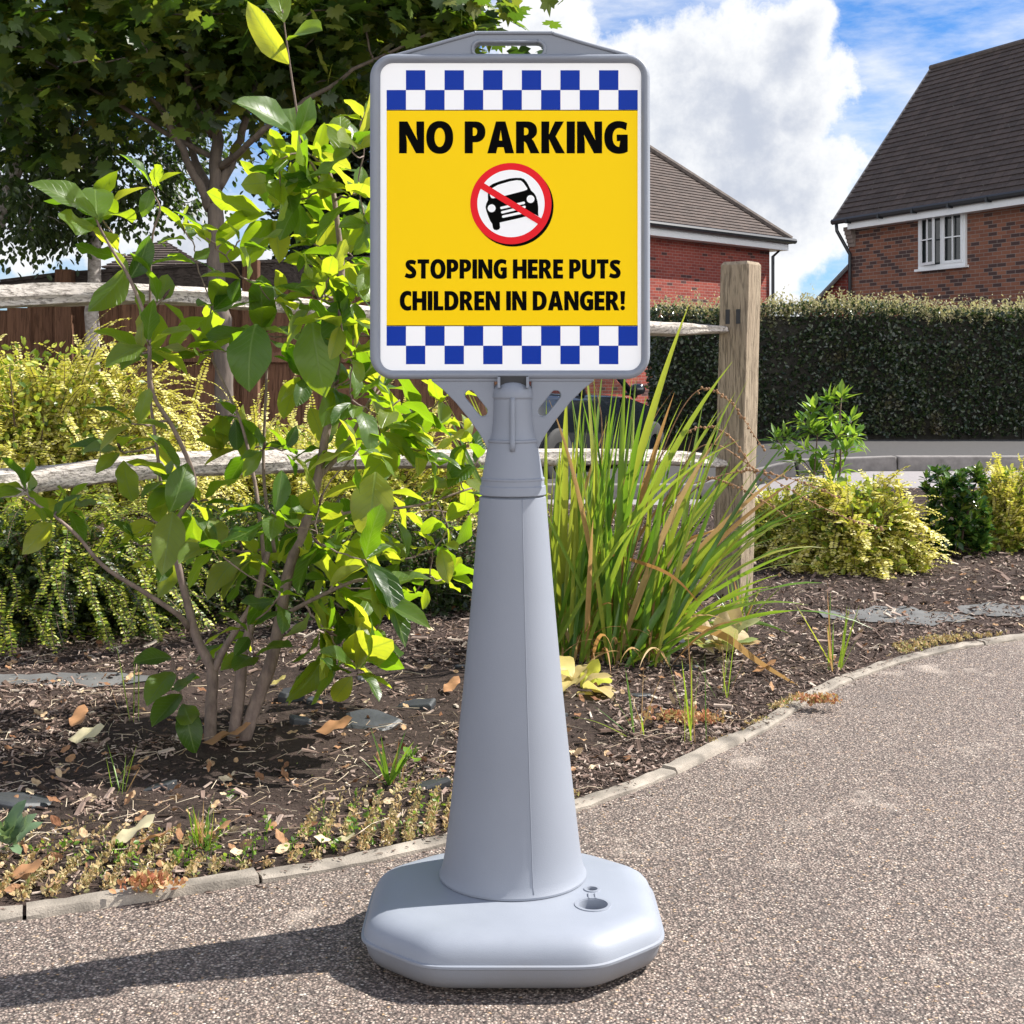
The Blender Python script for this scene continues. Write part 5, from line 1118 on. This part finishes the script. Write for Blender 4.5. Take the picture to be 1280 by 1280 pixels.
# stonecrop patches on the kerb: reddish succulents
M['sedum']=leafmat('red_stonecrop',[(.35,.10,.06),(.50,.22,.10),(.48,.34,.16),(.30,.30,.08)],[(.5,.2,.1),(.5,.4,.15)],.25,.6)
M['drymoss']=leafmat('dry_moss',[(.36,.20,.09),(.50,.33,.16),(.60,.47,.27),(.42,.30,.13),(.50,.40,.22),(.20,.25,.07)],[(.4,.25,.08),(.4,.4,.1)],.25,.8)
for px,py,n,lab in [(1020,885,70,'small red stonecrop patch on the path side of the kerb'),(860,900,150,'pink stonecrop patch in the bark near the kerb'),(188,1122,60,'tiny pink stonecrop tuft growing out of the kerb joint')]:
    a=Acc(); b=G(px,py); R0=.010+.00022*n; O=np.stack([b[0]+rng.normal(0,R0,n*4),b[1]+rng.normal(0,R0*.5,n*4),np.full(n*4,0.0)],1); O[:,2]=ground_at(O[:,0],O[:,1])+rng.uniform(.0,.02,n*4)+(.012 if n<100 else 0)
    a.inst(oval,O,basis(norm(rdir(n*4)+(0,0,.8)),rdir(n*4)),rng.uniform(.006,.016,n*4)); obj('stonecrop',a,M['sedum'],origin=b,label=lab,cat='plant',group='stonecrop patches')

# ------------------------------------------------------------------ stones, sheet patches, litter
M['slate']=simple('dark_slate',(.033,.036,.040),.55,var=.35,nscale=18,bump=.6,bscale=60)
def slate(px,py,wd,dp,ht,rot,lab,D_=None):
    b=G(px,py); b[2]=float(ground_at(b[0],b[1])); th=np.sort(rng.uniform(0,2*math.pi,9)); r=rng.uniform(.75,1.05,9); c,s_=math.cos(rot),math.sin(rot); V=[]
    tl=rng.normal(0,.12,2)
    for z,k in ((-.01,1.0),(ht*.3,1.04),(ht*.5,.9)):
        for t,q in zip(th,r):
            x,y=q*k*wd/2*math.cos(t),q*k*dp/2*math.sin(t); V.append(b+np.array((x*c-y*s_,x*s_+y*c,z+(tl[0]*x+tl[1]*y if z>0 else 0))))
    f=[(k*9+j,k*9+(j+1)%9,(k+1)*9+(j+1)%9,(k+1)*9+j) for k in range(2) for j in range(9)]+[tuple(18+j for j in range(9)),tuple(range(9))[::-1]]
    a=Acc(); a.add(V,f); o=fixn(obj('slate_stone',a,M['slate'],origin=b,label=lab,cat='stone',group='slate stones in the bed')); bevel(o,.004,2)
for t in [(468,913,.17,.12,.03,.1,'largest flat dark slate stone, below the lowest leaves left of the cone'),(520,893,.11,.08,.025,.3,'slate piece just behind the largest slate'),(368,880,.10,.09,.05,1.2,'tilted slate right of the shrub stems'),(395,885,.06,.05,.02,0,'small slate between the shrub stems and the large slate'),
   (377,912,.07,.05,.03,.5,'black slate lump in the shadow by the curled brown leaf'),(540,990,.08,.05,.03,.2,'small black slate against the left side of the cone'),(850,838,.13,.08,.03,.1,'dark slate at the foot of the strappy clump'),(800,872,.07,.05,.02,0,'black slate piece in front of the strappy clump'),
   (20,1010,.16,.12,.03,.4,'slate in deep shadow at the left edge'),(190,985,.10,.06,.01,.2,'flat slate in shadow left of the grass wisps'),(590,842,.12,.05,.015,0,'grey slate just left of the cone, in sun'),(870,808,.18,.10,.02,0,'flat grey slate behind the withering plant'),(455,860,.08,.06,.02,.6,'slate lying under the hanging leaves'),(700,1*0+905,.07,.05,.02,.3,'slate edge right of the cone by the yellow plant')]: slate(*t)
M['memb']=simple('landscape_fabric',(.10,.10,.098),.85,var=.25,nscale=9,bump=.5,bscale=400)
def patch(px0,px1,py,hpx,lab,seed):
    r=np.random.default_rng(seed); n=40; c0,c1=G(px0,py),G(px1,py); dw=abs(G(640,py-hpx)[1]-G(640,py+hpx)[1])/2; V=[]; rows_=6
    for j in range(rows_):
        for i in range(n):
            t=i/(n-1); e=(math.sin(math.pi*min(max(t,.02),.98))**.4)*(.8+.15*math.sin(t*9+seed)+.06*math.sin(t*31)); p=c0*(1-t)+c1*t; y=p[1]+(j/(rows_-1)-.5)*2*dw*e; V.append((p[0],y,float(ground_at(p[0],y))+.004+.004*math.sin(t*20+j)*math.sin(j*1.3)))
    a=Acc(); a.add(V,[(j*n+i,j*n+i+1,(j+1)*n+i+1,(j+1)*n+i) for j in range(rows_-1) for i in range(n-1)]); obj('weed_membrane',a,M['memb'],origin=np.array(V).mean(0),smooth=True,label=lab,cat='fabric sheet',group='exposed weed membrane')
patch(1025,1215,773,11,'grey weed membrane showing through the bark at right of the fence post',3)
patch(1195,1330,765,9,'strip of grey weed membrane near the right edge',5)
patch(-60,210,858,9,'long grey strip of weed membrane in the bark at far left',8)
# bark chips and straw
def bedpts(n,y0=None):
    """random points of the bed inside the camera's reach, more of them close by"""
    out=[];m=0
    while m<n:
        y=1/rng.uniform(1/10.2,1/2.0,n); x=(rng.uniform(-120,1400,n)-640)*y/F; k=(y>ky(x)+.07)&(y<10.2); out.append(np.stack([x[k],y[k]],1)); m+=k.sum()
    return np.concatenate(out)[:n]
chip=(np.array([(-.5,-.16,0),(.5,-.12,.02),(.5,.14,.0),(-.5,.15,.03),(-.48,-.13,.10),(.47,-.1,.12),(.46,.12,.11),(-.46,.13,.13)]),[(4,5,6,7),(0,1,5,4),(1,2,6,5),(2,3,7,6),(3,0,4,7)],None)
a=Acc(); q=bedpts(105000); n=len(q); O=np.stack([q[:,0],q[:,1],ground_at(q[:,0],q[:,1])+rng.uniform(-.001,.007,n)],1)
S=rng.lognormal(math.log(.0088),.55,n).clip(.004,.05)*(.6+.12*O[:,1]); bare=(O[:,0]<.25)&(O[:,1]<4.0)&(fbm(O[:,0],O[:,1],21,.9,4)>-.25)&(rng.random(n)<.85); O=O[~bare];S=S[~bare];n=len(O); d=norm(np.stack([rng.normal(0,1,n),rng.normal(0,1,n),rng.normal(0,.22,n)],1))  # fewer chips at left; the dark soil also deepens the shrub's shade
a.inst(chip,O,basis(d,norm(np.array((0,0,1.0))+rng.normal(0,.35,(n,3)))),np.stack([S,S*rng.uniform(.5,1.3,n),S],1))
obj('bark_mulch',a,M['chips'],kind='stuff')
a=Acc(); q=bedpts(1300); strm=islandmat('straw',[(0,(.22,.15,.10)),(.5,(.42,.33,.23)),(1,(.62,.54,.42))])
for x,y in q:
    if rng.random()<.35 and x>0: continue
    th=rng.uniform(0,3.14); L_=rng.uniform(.02,.09); z=float(ground_at(x,y))+.008; dx,dy=math.cos(th)*L_,math.sin(th)*L_; k=rng.normal(0,.25)
    tube(a,[(x,y,z),(x+dx*.5-dy*k,y+dy*.5+dx*k,z+.006),(x+dx,y+dy,z+rng.uniform(-.003,.008))],.0007,3,cap=False)
for px,py,dx in ((330,830,1.4),(300,850,1.2),(350,815,.9),(120,870,1.3),(80,905,1.0)):
    b=G(px,py); tube(a,[b+(-.3*dx,-.06,.012),b+(0,0,.016),b+(.22*dx,.07,.012)],.0018,4)
obj('straw_litter',a,strm,kind='stuff')
# dry moss and tiny weeds along the kerb
a=Acc(); n=190000; idx=rng.integers(0,len(kc),n); t=np.abs(rng.normal(0,.17,n))+.05; x=kc[idx,0]+rng.uniform(-.01,.01,n); y=kc[idx,1]+t
cl_=fbm(x,y,11,1.3,4); cl2=fbm(x,y,12,.5,2); left=x<.1; keep=(cl_+.25*cl2-(np.where(left,-.75,.30))-(t-.1)*np.where(left,1.6,5)>0)&(x>-2.2)&(x<3); x,y=x[keep],y[keep]; n=len(x)
O=np.stack([x,y,ground_at(x,y)+rng.uniform(.0,.014,n)],1); a.inst(oval,O,basis(norm(rdir(n)+(0,0,.7)),rdir(n)),rng.lognormal(math.log(.0055),.4,n).clip(.002,.016)); obj('dry_moss',a,M['drymoss'],kind='stuff')
a=Acc(); n=200; x=rng.uniform(-1.4,.0,n); t=.07+np.abs(rng.normal(0,.13,n)); y=ky(x)+t; k=fbm(x,y,31,1.1,4)>.05; x,y=x[k],y[k]
for xx,yy in zip(x,y):
    b=np.array((xx,yy,float(ground_at(xx,yy)))); h=rng.uniform(.008,.035); m_k=rng.integers(3,7); O=b+np.stack([rng.normal(0,.004,m_k),rng.normal(0,.004,m_k),np.linspace(.2,1,m_k)*h],1); a.inst(oval,O,basis(norm(rdir(m_k)+(0,0,.5)),rdir(m_k)),rng.uniform(.006,.014,m_k)); tube(a,[b,b+(0,0,h)],.0006,3,cap=False)
obj('tiny_weeds',a,M['laurel'],kind='stuff')
# fallen leaves: the ones the photo shows singly
M['brownleaf']=leafmat('fallen_brown_leaf',[(.30,.12,.05),(.42,.20,.09),(.52,.34,.19)],[(.4,.15,.05),(.45,.3,.12)],.2,.6)
M['paleleaf']=leafmat('fallen_pale_leaf',[(.55,.48,.30),(.62,.55,.36)],[(.5,.45,.25),(.5,.45,.2)],.2,.6)
def fallen(px,py,L_,az,mat,lab,up=(0,0,1),k=3,h=.01):
    b=G(px,py); b[2]=float(ground_at(b[0],b[1]))+h; a=Acc(); d=np.array((math.cos(az),math.sin(az)*.6,.12)); a.inst(MAG[k],b[None],basis(norm(d)[None],np.array(up,float)+rng.normal(0,.2,3)),np.array([L_])); obj('fallen_leaf',a,mat,origin=b,smooth=True,label=lab,cat='leaf',group='fallen leaves')
for t in [(252,938,.12,.0,M['brownleaf'],'rusty brown dead leaf at the base of the shrub stems'),(395,925,.09,.1,M['brownleaf'],'curled tan leaf beside the black slate'),(138,1072,.09,.9,M['paleleaf'],'pale upright dead leaf near the kerb at left'),(172,1066,.07,-.4,M['brownleaf'],'tan rolled leaf lying right of the pale upright leaf'),
   (85,932,.09,.1,M['paleleaf'],'thin pale leaf in the shadow left of the shrub'),(90,920,.08,1.5,M['brownleaf'],'brown leaf standing in the shadow at left'),(245,1062,.07,.7,M['brownleaf'],'red-brown leaf in the grass by the kerb'),(10,1110,.06,.3,M['brownleaf'],'orange-brown leaf at the bottom left of the bed'),
   (338,866,.05,.9,M['hosta'],'small bright yellow leaf right of the shrub stems'),(410,1060,.06,-.6,M['paleleaf'],'cream leaf at the kerb below the slates'),(555,880,.07,1.2,M['brownleaf'],'reddish leaf left of the cone near the slates'),(590,800,.14,.0,M['brownleaf'],'long brown dead leaf just left of the cone'),
   (700,820,.12,1.4,M['paleleaf'],'pale papery dead leaf touching the right side of the cone'),(940,845,.08,.4,M['brownleaf'],'orange curled leaf right of the withering plant')]: fallen(*t)
# loose litter of small dead leaves
a=Acc(); q=bedpts(900); n=len(q); O=np.stack([q[:,0],q[:,1],ground_at(q[:,0],q[:,1])+.009],1); a.inst(MAG[3],O,basis(norm(rdir(n)*(1,1,.2)),norm(np.array((0,0,1.0))+rng.normal(0,.5,(n,3)))),rng.uniform(.012,.035,n)); obj('leaf_litter',a,islandmat('litter_leaf',[(0,(.16,.07,.035)),(.5,(.34,.19,.10)),(.8,(.48,.34,.2)),(1,(.6,.5,.34))]),kind='stuff')
# grit washed on to the path
a=Acc(); n=1500; y=1/rng.uniform(1/5.0,1/1.85,n); x=(rng.uniform(-20,1300,n)-640)*y/F; k=y<ky(x)-.02; x,y=x[k],y[k]; n=len(x); O=np.stack([x,y,np.full(n,-.004)],1); S=rng.uniform(.002,.006,n); a.inst(chip,O,basis(norm(rdir(n)*(1,1,.1)),np.array((0,0,1.0))),S); n=5200; i_=rng.integers(0,len(kc),n); x=kc[i_,0]+rng.normal(0,.01,n); y=kc[i_,1]+.02+rng.normal(0,.035,n); k=fbm(x,y,41,1.0,4)>-.15; x,y=x[k],y[k]; n=len(x)
O=np.stack([x,y,np.where(y-ky(x)>0,.0065,-.005)],1); a.inst(chip,O,basis(norm(rdir(n)*(1,1,.15)),np.array((0,0,1.0))),rng.uniform(.003,.011,n))
obj('path_grit',a,M['chips'],kind='stuff')
